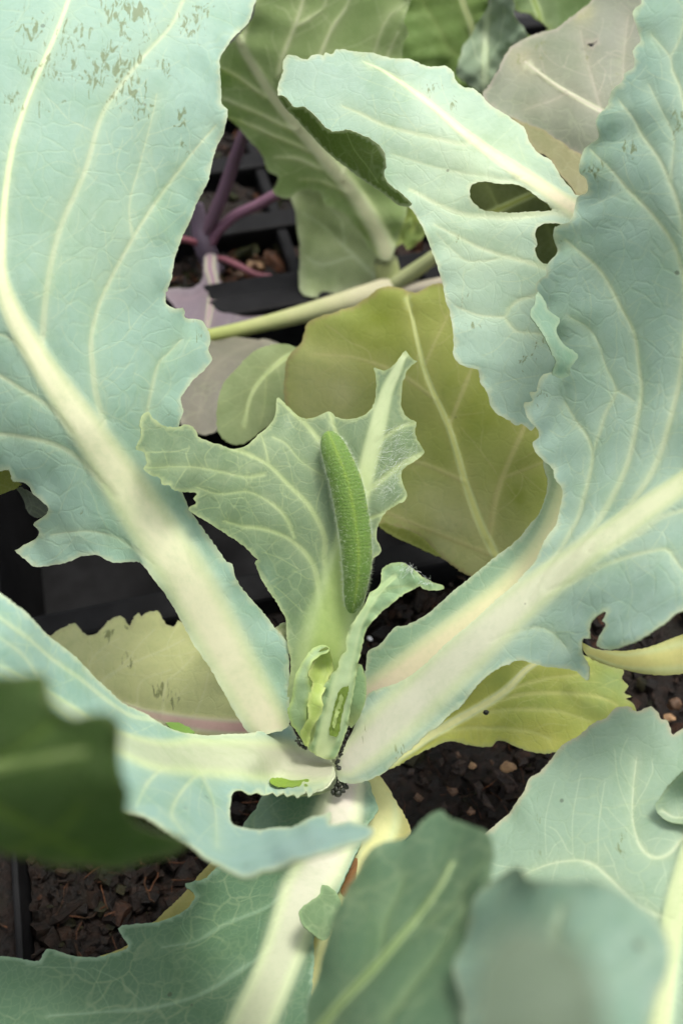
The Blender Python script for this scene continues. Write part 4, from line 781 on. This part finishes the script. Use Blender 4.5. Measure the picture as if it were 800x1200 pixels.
    # stubby prolegs pressed on the leaf
    bm = bmesh.new(); bmesh.ops.create_cone(bm, cap_ends=True, segments=10, radius1=.0009, radius2=.0006, depth=.0016); mp = bpy.data.meshes.new('proleg'); bm.to_mesh(mp); bm.free()
    a = mp.attributes.new('Col', 'FLOAT_COLOR', 'POINT'); a.data.foreach_set('color', np.tile(np.append(srgb(140, 170, 100), 1), (len(mp.vertices), 1)).astype(np.float32).ravel()); mp.materials.append(m)
    for fr in (.04, .33, .42, .51, .60, .80, .86, .92):
        i = int(fr * (n - 1))
        for sg in (-1, 1):
            o_ = link('proleg', mp, root); o_.location = Vector(W0[i] - base + u[i] * sg * Rm[i] * .45 - w_[i] * Rm[i] * .80); o_.rotation_euler = Vector(w_[i]).to_track_quat('Z', 'Y').to_euler()
    # short pale hairs
    r = np.random.default_rng(4); hv = []; hf = []; k0 = 0
    for _ in range(3400):
        i = int(r.uniform(.02, .98) * (n - 1)); a = r.uniform(-.35, math.pi + .35)
        if r.random() < .45: a = math.pi + r.normal(0, .3) if r.random() < .75 else r.normal(0, .3)
        nrm = u[i] * math.cos(a) + w_[i] * math.sin(a); p0 = W0[i] + u[i] * math.cos(a) * Rm[i] * .99 + w_[i] * math.sin(a) * Rm[i] * .91
        L = r.uniform(.0003, .00085); d_ = nrm + r.normal(0, .35, 3); d_ /= np.linalg.norm(d_); sd_ = np.cross(d_, t[i]); sd_ /= np.linalg.norm(sd_) + 1e-9; s2 = np.cross(d_, sd_); hw = 1.1e-5
        hv += [p0 + sd_ * hw - base, p0 - sd_ * hw * .5 + s2 * hw - base, p0 - sd_ * hw * .5 - s2 * hw - base, p0 + d_ * L - base]
        hf += [(k0, k0 + 1, k0 + 3), (k0 + 1, k0 + 2, k0 + 3), (k0 + 2, k0, k0 + 3)]; k0 += 4
    mb = bpy.data.meshes.new('bristles'); mb.from_pydata([tuple(x) for x in hv], [], hf); mb.materials.append(simple_mat('pale_hair', (.62, .70, .50), .6, .1, 100, 0)); link('bristles', mb, root)['kind'] = 'stuff'
caterpillar()

# ------------------------------------------------------------------ silk threads on the chewed tip
def thread_mesh(name, lines, rad, mat):
    vs = []; fs = []; k = 0
    for A_, B_ in lines:
        d_ = B_ - A_; d_ = d_ / (np.linalg.norm(d_) + 1e-12); s1 = np.cross(d_, FW); s1 /= np.linalg.norm(s1) + 1e-12; s2 = np.cross(d_, s1)
        for q in (A_, B_):
            for a in range(3): vs.append(tuple(q + (s1 * math.cos(a * 2.094) + s2 * math.sin(a * 2.094)) * rad))
        fs += [(k + a, k + (a + 1) % 3, k + 3 + (a + 1) % 3, k + 3 + a) for a in range(3)]; k += 6
    me = bpy.data.meshes.new(name); me.from_pydata(vs, [], fs); me.materials.append(mat); return me
SILK = simple_mat('silk', (.80, .84, .78), .4, .1, 200, 0)
r = np.random.default_rng(9); lines = []
zone = np.array([(446,500),(482,494),(487,515),(493,530),(470,552),(473,578),(450,598),(436,600),(434,565)])
while len(lines) < 190:
    p = r.uniform((430, 490), (495, 600)); ang = r.choice([-.9, -1.2, 1.9, .2, -.5]) + r.normal(0, .35); L = r.uniform(5, 22); q = p + L * np.array([math.cos(ang), math.sin(ang)])
    if inside(zone, np.array([p, q])).all():
        da, db = L3T([p])[0], L3T([q])[0]; lf = r.uniform(.0003, .0009); lines.append((pix(*p, da - lf), pix(*q, db - r.uniform(.0003, .0009))))
o = link('silk_webbing', thread_mesh('silk_webbing', lines, 0.65e-5, SILK)); tag(o, 'fine white silk threads over the chewed tip of the heart leaf', 'silk', kind='stuff')
lines = []
for cx, cy, nn_, sp in ((477, 667, 70, 4.5), (499, 682, 30, 3.5)):
    for _ in range(nn_):
        p = np.array([cx, cy]) + r.normal(0, sp, 2) * (1, .5); q = p + r.normal(0, 3, 2); dd = L3bT([p])[0]
        lines.append((pix(*p, dd - .0006), pix(*q, dd - r.uniform(.0006, .0016))))
o = link('silk_webbing', thread_mesh('silk_webbing', lines, 1.6e-5, SILK)); tag(o, 'tuft of white silk on the small leaf remnant', 'silk', kind='stuff')

# ------------------------------------------------------------------ droppings
FRASS = simple_mat('frass', (0.016, 0.019, 0.010), 0.5, 0.5, 900, 0.7, 0.0003, 0.5)
def frass(spots, label, seed):
    import bmesh
    bm = bmesh.new(); r = np.random.default_rng(seed)
    for (x, y, d, rad) in spots:
        g = bmesh.ops.create_icosphere(bm, subdivisions=2, radius=1); c = pix(x, y, d / 100); R = rad * d / 100 / F; e = r.uniform(.7, 1.3, 3); ph = r.uniform(0, 6, 3)
        for v_ in g['verts']:
            q = v_.co; k = 1 + .22 * math.sin(4 * q.x + ph[0]) * math.sin(4 * q.y + ph[1]) + .1 * math.sin(7 * q.z + ph[2])
            v_.co = Vector((c[0] + q.x * R * k * e[0], c[1] + q.y * R * k * e[1], c[2] + q.z * R * k * e[2]))
    me = bpy.data.meshes.new('frass'); bm.to_mesh(me); bm.free(); me.polygons.foreach_set('use_smooth', [True] * len(me.polygons)); me.materials.append(FRASS)
    tag(link('frass', me), label, 'droppings', 'caterpillar droppings', 'stuff')
r = np.random.default_rng(3)
frass([(x, y, 19.72 + r.normal(0, .03), r.uniform(3.0, 4.4)) for x, y in ((386,922),(391,918),(394,924),(398,920),(401,926),(405,922),(390,928),(396,930),(403,918),(399,915),(393,913))], 'clump of dark green droppings where the leaf stalks meet below the heart', 1)
frass([(x, y, 19.32 + .003 * (y - 860), r.uniform(1.6, 2.7)) for x, y in ((349,865),(347,868),(350,870),(352,873),(355,875),(358,876))], 'few dark droppings beside the curled pale bud leaf', 2)
frass([(x, y, 19.45, r.uniform(1.4, 2.6)) for x, y in ((409,852),(407,857),(406,862),(404,868),(402,874),(400,880),(398,886),(396,892),(395,898),(399,884),(394,894),(401,878),(397,900))], 'thin line of dark droppings between the heart stalk and the toothed leaf stalk', 3)
frass([(569, 835, 20.95, 2.8)], 'single dark dropping on the yellow green low leaf', 4)

# ------------------------------------------------------------------ neighbours behind
bb = on_plane(462, 352, 0.0)
back = empty('cauliflower_plant', tuple(bb), 'cauliflower seedling behind, large leaf turned with its green underside to view', 'cauliflower plant', 'cauliflower plants in the trays')
pb = proj(bb)
tube('stem', back, MAT_UNDER, [(pb[0], pb[1], pb[2], 13), (458, 335, 33.4, 15), (452, 305, 32.9, 14)], srgb(176,184,130))
tube('leaf_stalk', back, MAT_UNDER, [(458,338,33.2,15),(440,344,32.8,15),(400,355,32.2,13),(330,374,31.2,10),(280,386,30.6,8.5),(246,393,30.2,8),(200,402,29.8,8)], srgb(190,184,156), col2=srgb(160,172,84))
tube('leaf_stalk', back, MAT_UNDER, [(458,335,33.0,9),(485,318,32.6,9),(510,300,32.2,8),(545,275,31.8,8)], srgb(170,176,128))
tube('leaf_stalk', back, MAT_UNDER, [(465,345,33.2,12),(500,338,32.6,10),(540,330,32,9),(600,325,31.5,9)], srgb(196,186,166))
UB = srgb(160, 182, 118)
leaf('leaf', back, MAT_UNDER, label='broad green leaf underside with pale raised veins',
 outline=[(300,-40),(299,0),(296,20),(280,40),(262,60),(250,80),(248,100),(255,130),(270,146),(285,160),(300,175),(307,190),(313,202),(325,206),(325,215),(320,224),(328,231),(337,233),(349,227),(373,226),(382,240),(405,253),(423,276),(435,296),(455,305),(466,280),(480,230),(490,150),(478,90),(472,66),(474,48),(479,40),(472,24),(480,6),(484,-10),(470,-70),(400,-110),(330,-90)],
 depth=[(450,298,32.4),(380,190,31.0),(320,110,30.0),(280,50,29.2),(470,30,29.8),(480,150,31.0),(325,220,31.8),(255,100,30.2),(400,-80,28.6)],
 rib=[(455,300,12),(440,268,11),(415,228,9.5),(380,185,8.5),(350,150,7.5),(320,112,6.5),(297,77,5.5),(280,47,5),(262,20,4)], rcol=[srgb(214,216,176), srgb(210,214,170)],
 veins=[V([(326,88),(332,65),(345,32),(355,0),(360,-40)],3.4,2,.7), V([(345,32),(365,20),(380,7),(384,-20)],2.2,1.2,.6), V([(345,32),(335,12),(325,8)],1.6,1,.5), V([(352,150),(360,100),(375,65),(390,32),(405,10),(420,-30)],3.2,1.6,.65), V([(284,52),(290,30),(300,0)],3,1.8,.6), V([(310,112),(285,95),(258,77)],2.8,1.8,.7), V([(345,152),(300,132),(261,115)],3,1.8,.7), V([(362,177),(320,158),(270,140)],3,1.8,.7), V([(375,197),(345,186),(322,185)],2.6,1.6,.65), V([(405,225),(375,212),(350,212)],2.4,1.4,.6), V([(400,210),(420,150),(445,90),(465,40)],3,1.5,.6), V([(320,105),(318,80),(312,55)],1.6,1,.45), V([(445,90),(460,85),(474,60)],1.6,1,.5), V([(430,130),(440,60),(455,20),(478,2)],2,1,.5)],
 col=UB, pig=[(310,140,50,srgb(144,168,106),.5)], back=TEAL, vcol=srgb(226,230,192), edge=srgb(190,204,156), seed=41, auto=1.0, ripple=1.2, rsc=60, grid=6, raised=True, ribh=.9, quilt=-.25)
leaf('leaf', back, MAT_UNDER, label='folded pale rimmed leaf under the broad leaf',
 outline=[(342,228),(345,250),(347,270),(351,298),(350,325),(353,341),(362,350),(382,348),(414,340),(441,330),(447,300),(430,270),(405,246),(375,215)], depth=[(344,235,33.4),(352,340,33.2),(440,330,33.3),(430,270,33.4),(390,280,34.0)],
 veins=[V([(440,325),(405,290),(375,262),(355,250)],2.4,1.2,.4), V([(415,300),(380,310),(360,300)],1.8,1,.4), V([(405,290),(400,260),(385,240)],1.8,1,.4)], col=srgb(164,178,128), pig=[(380,315,26,srgb(132,150,96),.6)], edge=srgb(176,184,150), edgew=6, seed=42, ripple=.9, rsc=40, grid=5)
leaf('leaf', back, MAT_YOUNG, split=False, label='bright young leaf in the heart of the plant behind', outline=[(440,205),(452,210),(470,222),(484,238),(492,255),(486,270),(474,282),(462,290),(452,275),(446,250)], depth=[(440,205,32.6),(490,255,32.6),(460,290,32.9)], col=srgb(168,184,92), pig=[(452,240,14,srgb(150,176,120),.7)], edge=srgb(190,204,130), veins=[V([(460,288),(465,255),(455,220)],2.5,1.4,.6)], seed=43, ripple=.8, rsc=25, grid=4)
leaf('leaf', back, MAT_YOUNG, split=False, label='second young leaf behind the bright one', outline=[(470,270),(480,255),(496,250),(500,268),(490,284),(476,292)], depth=[(470,270,32.7),(500,260,32.7),(478,292,32.9)], col=srgb(150,170,96), edge=srgb(180,196,120), seed=44, ripple=.5, rsc=25, grid=4)
# seen through the holes: another leaf of it
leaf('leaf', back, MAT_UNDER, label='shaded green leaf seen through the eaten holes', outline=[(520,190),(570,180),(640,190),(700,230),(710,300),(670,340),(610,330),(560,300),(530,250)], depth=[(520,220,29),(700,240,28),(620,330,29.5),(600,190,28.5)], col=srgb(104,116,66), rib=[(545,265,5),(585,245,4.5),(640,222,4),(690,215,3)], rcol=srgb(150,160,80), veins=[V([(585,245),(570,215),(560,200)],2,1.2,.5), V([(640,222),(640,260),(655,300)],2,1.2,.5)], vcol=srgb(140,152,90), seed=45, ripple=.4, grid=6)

# purple seedling
pp = on_plane(252, 322, 0.0)
pur = empty('red_cabbage_seedling', tuple(pp), 'purple stemmed cabbage seedling standing in the small seed tray', 'cabbage seedling')
PUR = srgb(112, 84, 104); q = proj(pp)
MAT_PUR = leaf_material('purple_leaf', 0.55, 0.25, net=.15, tcol=(.95, .95, .85), speck=.2)
tube('stem', pur, MAT_PUR, [(q[0], q[1], q[2], 12), (246,305,35.4,12), (238,282,34.9,12), (234,262,34.6,10), (230,240,34.2,8)], srgb(126,112,128))
tube('leaf_stalk', pur, MAT_PUR, [(236,280,34.8,6),(248,258,34.4,7.5),(262,225,33.8,7.5),(274,190,33.2,7.5),(284,162,32.7,7),(296,130,32.2,7)], srgb(104,80,96))
tube('leaf_stalk', pur, MAT_PUR, [(246,284,34.9,7),(254,272,34.7,6.5),(275,253,34.4,6),(300,241,34.2,6),(322,229,34.0,6.5),(350,215,33.9,6)], srgb(124,88,108))
tube('leaf_stalk', pur, MAT_PUR, [(250,304,35.0,4),(262,304,34.8,4),(282,313,34.6,4),(300,322,34.5,3.6),(318,324,34.5,3)], srgb(130,78,88))
tube('leaf_stalk', pur, MAT_PUR, [(232,285,34.8,4),(218,281,34.4,4),(195,278,34.0,4)], srgb(130,78,88))
leaf('leaf', pur, MAT_PUR, label='drooping grey purple leaf', outline=[(240,300),(252,298),(256,315),(258,331),(275,342),(295,350),(307,360),(316,366),(300,376),(275,384),(250,388),(225,378),(198,352),(190,340),(220,340),(235,332),(238,318)], depth=[(245,300,34.7),(250,330,34.0),(310,366,33.2),(200,345,33.0),(250,386,31.8)],
 rib=[(246,300,6),(246,315,6),(250,332,5),(247,355,4),(243,380,3)], rcol=srgb(140,112,126), veins=[V([(250,335),(280,350),(305,364)],2,1.2,.3), V([(247,340),(220,350),(200,348)],2,1.2,.3)], vcol=srgb(140,120,130), col=srgb(118,106,116), edge=srgb(136,124,132), seed=46, ripple=.5, grid=5)
leaf('leaf', pur, MAT_PUR, label='shaded grey leaf hanging low under the pale stalk', outline=[(205,430),(222,408),(250,398),(290,396),(330,405),(300,425),(270,450),(258,480),(254,505),(232,508),(212,498)], depth=[(210,440,28.6),(290,396,30.5),(250,505,27.6),(300,420,29.5)], col=srgb(120,116,104), veins=[V([(300,400),(250,430),(230,490)],2.5,1.5,.3)], vcol=srgb(140,136,120), edge=srgb(140,136,120), seed=47, ripple=.5, grid=6)

# plants at the top edge
tb = on_plane(560, 60, 0.0)
top = empty('cauliflower_plant', tuple(tb), 'dark green cauliflower seedling farthest back with upright folded leaves', 'cauliflower plant', 'cauliflower plants in the trays')
q = proj(tb); tube('stem', top, MAT_UNDER, [(q[0], q[1], q[2], 9), (562, 90, 38, 9), (566, 95, 34.5, 8)], srgb(150,160,100))
DG = srgb(126, 154, 82)
leaf('leaf', top, MAT_UNDER, label='dark green leaf with fine veins', outline=[(470,-50),(466,20),(464,70),(490,84),(520,90),(540,110),(566,112),(570,60),(562,-50)], depth=[(470,-40,32.6),(466,70,33),(560,110,33.6),(560,-50,32.4)], rib=[(562,100,4),(552,32,4),(541,0,3.6),(530,-50,3)], rcol=srgb(170,180,120), veins=[V([(556,70),(530,60),(512,28),(496,0),(490,-30)],2.2,1.2,.5), V([(512,28),(495,40),(482,44)],1.6,1,.4), V([(530,60),(520,75),(505,82)],1.6,1,.4)], vcol=srgb(130,148,84), col=DG, edge=srgb(120,140,80), seed=48, auto=0.8, ripple=1.2, rsc=35, grid=5, quilt=.5)
leaf('leaf', top, MAT_WAX, label='upright grey green leaf folded along its midrib', outline=[(575,-50),(574,0),(564,20),(556,32),(550,44),(544,52),(540,64),(534,76),(536,88),(545,96),(556,104),(564,110),(572,98),(588,73),(600,54),(617,43),(606,24),(603,0),(606,-50)], depth=[(575,-40,30.3),(536,80,30.2),(566,108,31.2),(610,40,30.0),(572,40,31.2),(604,-40,30)], rib=[(568,106,3.5),(568,80,3.5),(569,40,3),(572,0,2.6),(576,-45,2)], rcol=srgb(170,184,150), veins=[V([(568,80),(556,60),(552,46)],1.6,1,.4), V([(568,85),(585,50),(590,10)],1.6,1,.3)], col=srgb(134,154,128), edge=srgb(164,180,150), seed=49, ripple=.6, rsc=25, grid=4.5)
leaf('leaf', top, MAT_UNDER, label='dark leaf with a bright green edge beside the grey purple leaf', outline=[(590,-50),(600,5),(608,14),(620,18),(632,24),(642,33),(628,42),(612,44),(660,60),(700,20),(720,-50)], depth=[(600,0,32.2),(640,33,32.4),(700,0,33.2),(650,-40,32.6)], col=srgb(96,122,66), pig=[(622,32,16,srgb(122,148,56),.8)], rib=[(640,60,4),(632,20,4),(622,-10,4),(618,-45,4)], rcol=srgb(120,140,66), edge=srgb(120,140,70), seed=50, ripple=.8, rsc=30, grid=5)  # the edge spot is the leaf's own brighter green
gb = on_plane(720, 150, 0.0)
gp = empty('red_cabbage_seedling', tuple(gb), 'cabbage seedling with a pale grey purple leaf behind the toothed leaf', 'cabbage seedling')
q = proj(gb); tube('stem', gp, MAT_PUR, [(q[0], q[1], q[2], 10), (725, 170, 31, 10), (735, 150, 27, 9)], srgb(130,116,124))
leaf('leaf', gp, MAT_PUR, label='pale grey purple leaf with a rolled lower edge', outline=[(715,-60),(698,-10),(690,3),(680,12),(660,27),(650,34),(632,36),(616,44),(600,56),(592,68),(584,84),(572,100),(565,109),(570,120),(585,134),(598,140),(616,146),(640,156),(656,168),(672,178),(682,180),(720,175),(752,150),(775,100),(790,0),(770,-70)],
 holes=[[(688,52),(694,53),(699,50),(697,54),(691,56)]],
 depth=[(565,109,25.0),(632,36,25.6),(690,0,25.8),(672,178,24.4),(600,140,24.7),(740,140,24.3),(770,-40,25.5),(680,100,24.6)], rib=[(760,150,4.5),(730,142,4),(704,130,3.4),(664,108,2.6),(640,92,2),(615,72,1.2)], rcol=srgb(190,182,164), veins=[V([(704,130),(690,80),(680,40)],2,1,.35), V([(664,108),(640,120),(615,128)],1.8,1,.3), V([(735,142),(730,80),(735,20)],2,1,.35), V([(690,80),(720,60),(740,66)],1.6,.9,.35), V([(640,92),(632,60),(640,42)],1.6,.9,.3)], vcol=srgb(186,178,160),
 col=srgb(136,143,122), pig=[(640,80,60,srgb(138,144,118),.5),(610,70,18,srgb(160,152,112),.5),(682,14,14,srgb(186,180,120),.6),(730,40,50,srgb(138,140,130),.5)], edge=srgb(172,164,148), edgew=2, scuff=[(635,60,16,.7),(610,70,14,.6),(680,60,16,.5),(722,95,12,.6)], seed=51, auto=1.2, ripple=.7, rsc=80, grid=6, back=srgb(130,126,96),
 patches=[dict(outline=[(597,138),(612,150),(618,166),(630,180),(645,190),(657,208),(669,220),(676,233),(692,230),(690,208),(682,184),(672,178),(656,168),(640,156),(616,146)], depth=[(597,138,24.7),(630,180,23.6),(676,233,23.2),(690,208,23.6),(672,178,24.2),(640,156,24.4)], col=srgb(132,130,92), edge=srgb(150,140,104), seed=52, ripple=.3, rsc=30, grid=4)])

# ------------------------------------------------------------------ neighbours at the sides and in front
rb_ = tray_xy(0.135, 0.0)
right = empty('cauliflower_plant', tuple(rb_), 'cauliflower seedling reaching in beside the bare compost, leaf with pale rubbed edge', 'cauliflower plant', 'cauliflower plants in the trays')
q = proj(rb_); tube('stem', right, MAT_WAX, [(q[0], q[1], q[2], 24), (q[0] + 5, q[1] - 60, q[2] - 2.0, 24), (q[0] - 20, q[1] - 110, q[2] - 3.5, 24)], STEMC)
leaf('leaf', right, MAT_YELLOW, label='pale yellow leaf stalk crossing behind the toothed leaf', outline=[(680,752),(692,759),(701,762),(728,763),(758,759),(782,751),(800,744),(860,725),(940,715),(960,750),(940,790),(860,792),(800,789),(776,791),(752,789),(728,784),(704,777),(688,769)], depth=[(682,756,21.0),(760,772,20.6),(860,755,20.3),(950,750,20.6),(800,745,20.7),(800,788,20.8)], rib=[(690,763,6),(728,774,10),(770,772,16),(820,764,22),(880,755,26),(940,750,26)], rcol=[srgb(200,196,124), srgb(212,206,140)], col=srgb(186,186,106), edge=srgb(206,204,140), seed=53, ripple=.1, grid=5, ribh=1.5, split=False)
leaf('leaf', right, MAT_WAX, label='pale blue green leaf with rubbed brown edge and thick midrib',
 outline=[(556,990),(575,974),(587,962),(599,950),(615,929),(620,914),(635,903),(650,884),(663,870),(680,860),(695,849),(710,842),(719,831),(728,828),(737,828),(743,833),(749,834),(755,830),(762,828),(770,834),(774,843),(782,845),(785,855),(788,862),(800,855),(850,860),(910,950),(910,1150),(870,1270),(760,1290),(690,1200),(620,1110),(560,1030)],
 depth=[(575,974,18.0),(620,914,18.0),(740,830,17.8),(700,1000,16.7),(800,1040,15.7),(772,1200,14.3),(800,870,17.3),(620,1100,16.2),(900,1000,15.6)],
 rib=[(870,880,13),(840,930,14),(815,990,14.5),(798,1045,14.5),(784,1110,14),(772,1200,14),(762,1270,14)], rcol=[srgb(198,208,166), srgb(198,208,162), srgb(198,206,160)],
 veins=[V([(815,970),(800,983),(782,1001),(767,1005),(755,998),(746,983),(741,962),(741,930),(745,890)],3,1.2,.7), V([(790,1080),(750,1062),(716,1031),(695,1013),(674,1008),(641,1013),(600,1030)],3,1.2,.6), V([(701,1015),(701,968),(708,920)],1.5,.9,.4), V([(671,1005),(671,960),(680,910)],1.4,.9,.35), V([(741,960),(725,920),(720,880)],1.3,.8,.35), V([(640,1010),(640,960),(650,920)],1.3,.8,.3), V([(785,1110),(740,1110),(690,1090)],2.4,1.2,.5)],
 col=srgb(158,184,160), edge=srgb(200,190,160), edgew=3, scuff=[(636,928,10,.7),(634,960,8,.7),(628,1000,8,.7),(732,980,10,.7),(725,1000,10,.7),(800,910,8,.5)], seed=54, auto=1.1, ripple=.35, grid=5.5, ribh=1.2,
 patches=[dict(outline=[(767,945),(774,932),(784,918),(800,902),(840,880),(870,900),(860,960),(820,968),(800,966),(785,964),(773,956)], depth=[(767,945,16.55),(800,902,16.2),(850,890,16.0),(785,964,16.35),(850,960,15.6),(810,935,16.5)], col=srgb(144,170,146), edge=srgb(170,190,156), seed=55, ripple=.2, grid=4, edgew=2, veins=[V([(775,950),(790,958),(815,955)],2,1.2,.6)])])

fb = tray_xy(0.035, -0.125)
front = empty('cauliflower_plant', tuple(fb), 'cauliflower seedling with out of focus dark green and blue green leaf tips before the others', 'cauliflower plant', 'cauliflower plants in the trays')
fq = fb + np.array([0, 0, .03])
def world_stem(par, a, b, r0, col, mat):
    """short stem standing on the compost, in world metres (may lie outside the picture)"""
    import bmesh
    bm = bmesh.new(); ax = Vector(b - a); L = ax.length; rot = ax.to_track_quat('Z', 'Y').to_matrix()
    rings = []
    for i in range(7):
        t = i / 6; ring = []
        for k in range(12):
            an = k * math.pi / 6; rr = r0 * (1.1 - .25 * t + .06 * math.sin(9 * t + k))
            ring.append(bm.verts.new(rot @ Vector((rr * math.cos(an), rr * math.sin(an), t * L)) + Vector(a) - par.location))
        rings.append(ring)
    for i in range(6):
        for k in range(12): bm.faces.new((rings[i][k], rings[i][(k+1) % 12], rings[i+1][(k+1) % 12], rings[i+1][k]))
    me = bpy.data.meshes.new('stem'); bm.to_mesh(me); bm.free(); n_ = len(me.vertices)
    at = me.attributes.new('Col', 'FLOAT_COLOR', 'POINT'); at.data.foreach_set('color', np.tile(np.append(col, 1), (n_, 1)).astype(np.float32).ravel())
    at = me.attributes.new('masks', 'FLOAT_COLOR', 'POINT'); at.data.foreach_set('color', np.tile([1, 0, 0, 1], (n_, 1)).astype(np.float32).ravel())
    me.polygons.foreach_set('use_smooth', [True] * len(me.polygons)); me.materials.append(mat); return link('stem', me, par)
world_stem(front, fb, pix(560, 1330, .088), .004, STEMC, MAT_WAX)
leaf('leaf', front, MAT_WAX, label='dark green leaf tip in front of the yellow stalk, with a blue green side lobe',
 outline=[(340,1290),(356,1205),(364,1160),(374,1124),(388,1085),(399,1060),(416,1030),(430,1008),(451,991),(481,979),(502,960),(517,951),(530,960),(550,967),(572,977),(576,995),(572,1015),(584,1060),(600,1120),(620,1200),(600,1320),(480,1350)],
 depth=[(517,951,11.6),(400,1060,11.2),(360,1200,10.6),(450,1200,9.6),(572,1000,10.4),(590,1150,9.0),(540,1310,8.3),(490,1080,10.6)], rib=[(540,1330,8),(372,1210,7),(408,1168,5.5),(445,1128,5),(478,1088,4),(510,1045,3),(528,1010,2)][1:], rcol=srgb(112,136,84),
 veins=[V([(452,1200),(480,1165),(510,1125),(545,1060)],4,2,.4), V([(445,1128),(450,1080),(470,1030)],3,1.5,.35), V([(478,1088),(520,1070),(560,1010)],3,1.5,.3)], vcol=srgb(132,154,110), col=srgb(96,124,96), edge=srgb(120,144,112), seed=56, auto=2.0, ripple=.4, rsc=80, grid=8,
 patches=[dict(outline=[(540,1120),(556,1062),(580,1030),(597,1018),(612,1018),(628,1034),(660,1031),(700,1034),(730,1047),(752,1065),(772,1085),(783,1115),(780,1145),(768,1170),(758,1210),(740,1290),(640,1340),(560,1280)], depth=[(580,1030,9.8),(612,1020,9.3),(700,1040,8.5),(780,1130,8.1),(650,1150,8.1),(700,1280,7.4),(560,1280,8.1)], col=srgb(128,156,138), edge=srgb(156,166,138), veins=[V([(640,1330),(640,1150),(660,1070)],6,3,.3)], seed=57, ripple=.5, rsc=90, grid=8)])
leaf('leaf', front, MAT_YELLOW, label='dry beige leaf tip, the most blurred of all', outline=[(556,1190),(562,1140),(580,1105),(610,1092),(650,1100),(682,1122),(700,1160),(708,1210),(712,1300),(650,1380),(570,1330)], depth=[(570,1120,4.2),(680,1130,4.1),(640,1300,3.9),(620,1180,4.0)], col=srgb(134,150,130), edge=srgb(146,156,134), seed=58, ripple=.2, rsc=90, grid=9, thick=.3, split=False)

lb = tray_xy(-0.11, -0.06)
left = empty('cauliflower_plant', tuple(lb), 'cauliflower seedling of which one dark blurred leaf end shows before the low leaf', 'cauliflower plant', 'cauliflower plants in the trays')
world_stem(left, lb, pix(-330, 1050, .13), .004, STEMC, MAT_WAX)
leaf('leaf', left, MAT_UNDER, label='dark green leaf end out of focus',
 outline=[(-330,1040),(-280,860),(-160,780),(-60,785),(0,792),(49,793),(56,806),(69,829),(90,838),(112,834),(131,836),(142,847),(141,877),(144,907),(152,930),(150,949),(165,967),(202,982),(222,996),(196,1006),(168,1014),(133,1018),(98,1016),(52,1011),(17,1005),(-40,990),(-120,1010),(-240,1060)],
 depth=[(-300,1030,11.0),(-150,800,7.6),(40,795,7.1),(140,870,6.9),(150,960,7.5),(215,992,8.6),(60,1010,7.9),(-100,1000,8.4),(20,900,7.3)], rib=[(-320,1035,12),(-200,960,10),(-100,930,8),(-20,905,6),(40,890,4),(100,880,2.5)], rcol=srgb(120,146,66),
 veins=[V([(-60,918),(20,960),(70,985),(100,1005)],5,3,.6), V([(-20,905),(30,870),(60,850)],4,2,.4), V([(20,1000),(70,970),(95,945)],4,2,.5)], vcol=srgb(116,142,60), col=srgb(78,104,52), back=TEAL, edge=srgb(120,130,80), seed=59, ripple=.3, rsc=90, grid=8, quilt=.1)
# two slivers seen past the left margin
leaf('leaf', left, MAT_UNDER, split=False, label='olive leaf sliver below the scuffed leaf margin', outline=[(-60,545),(0,548),(14,548),(20,562),(26,568),(0,580),(-60,590)], depth=[(-50,560,21),(20,560,20.6),(0,580,20.8)], col=srgb(128,136,56), edge=srgb(140,146,70), seed=60, grid=5)
leaf('leaf', left, MAT_UNDER, split=False, label='grey leaf sliver behind the notched margin', outline=[(20,570),(40,578),(60,590),(58,600),(46,606),(34,596),(26,584)], depth=[(24,575,21.2),(58,595,21.0),(46,606,21.2)], col=srgb(104,112,100), edge=srgb(120,126,110), seed=61, grid=4)
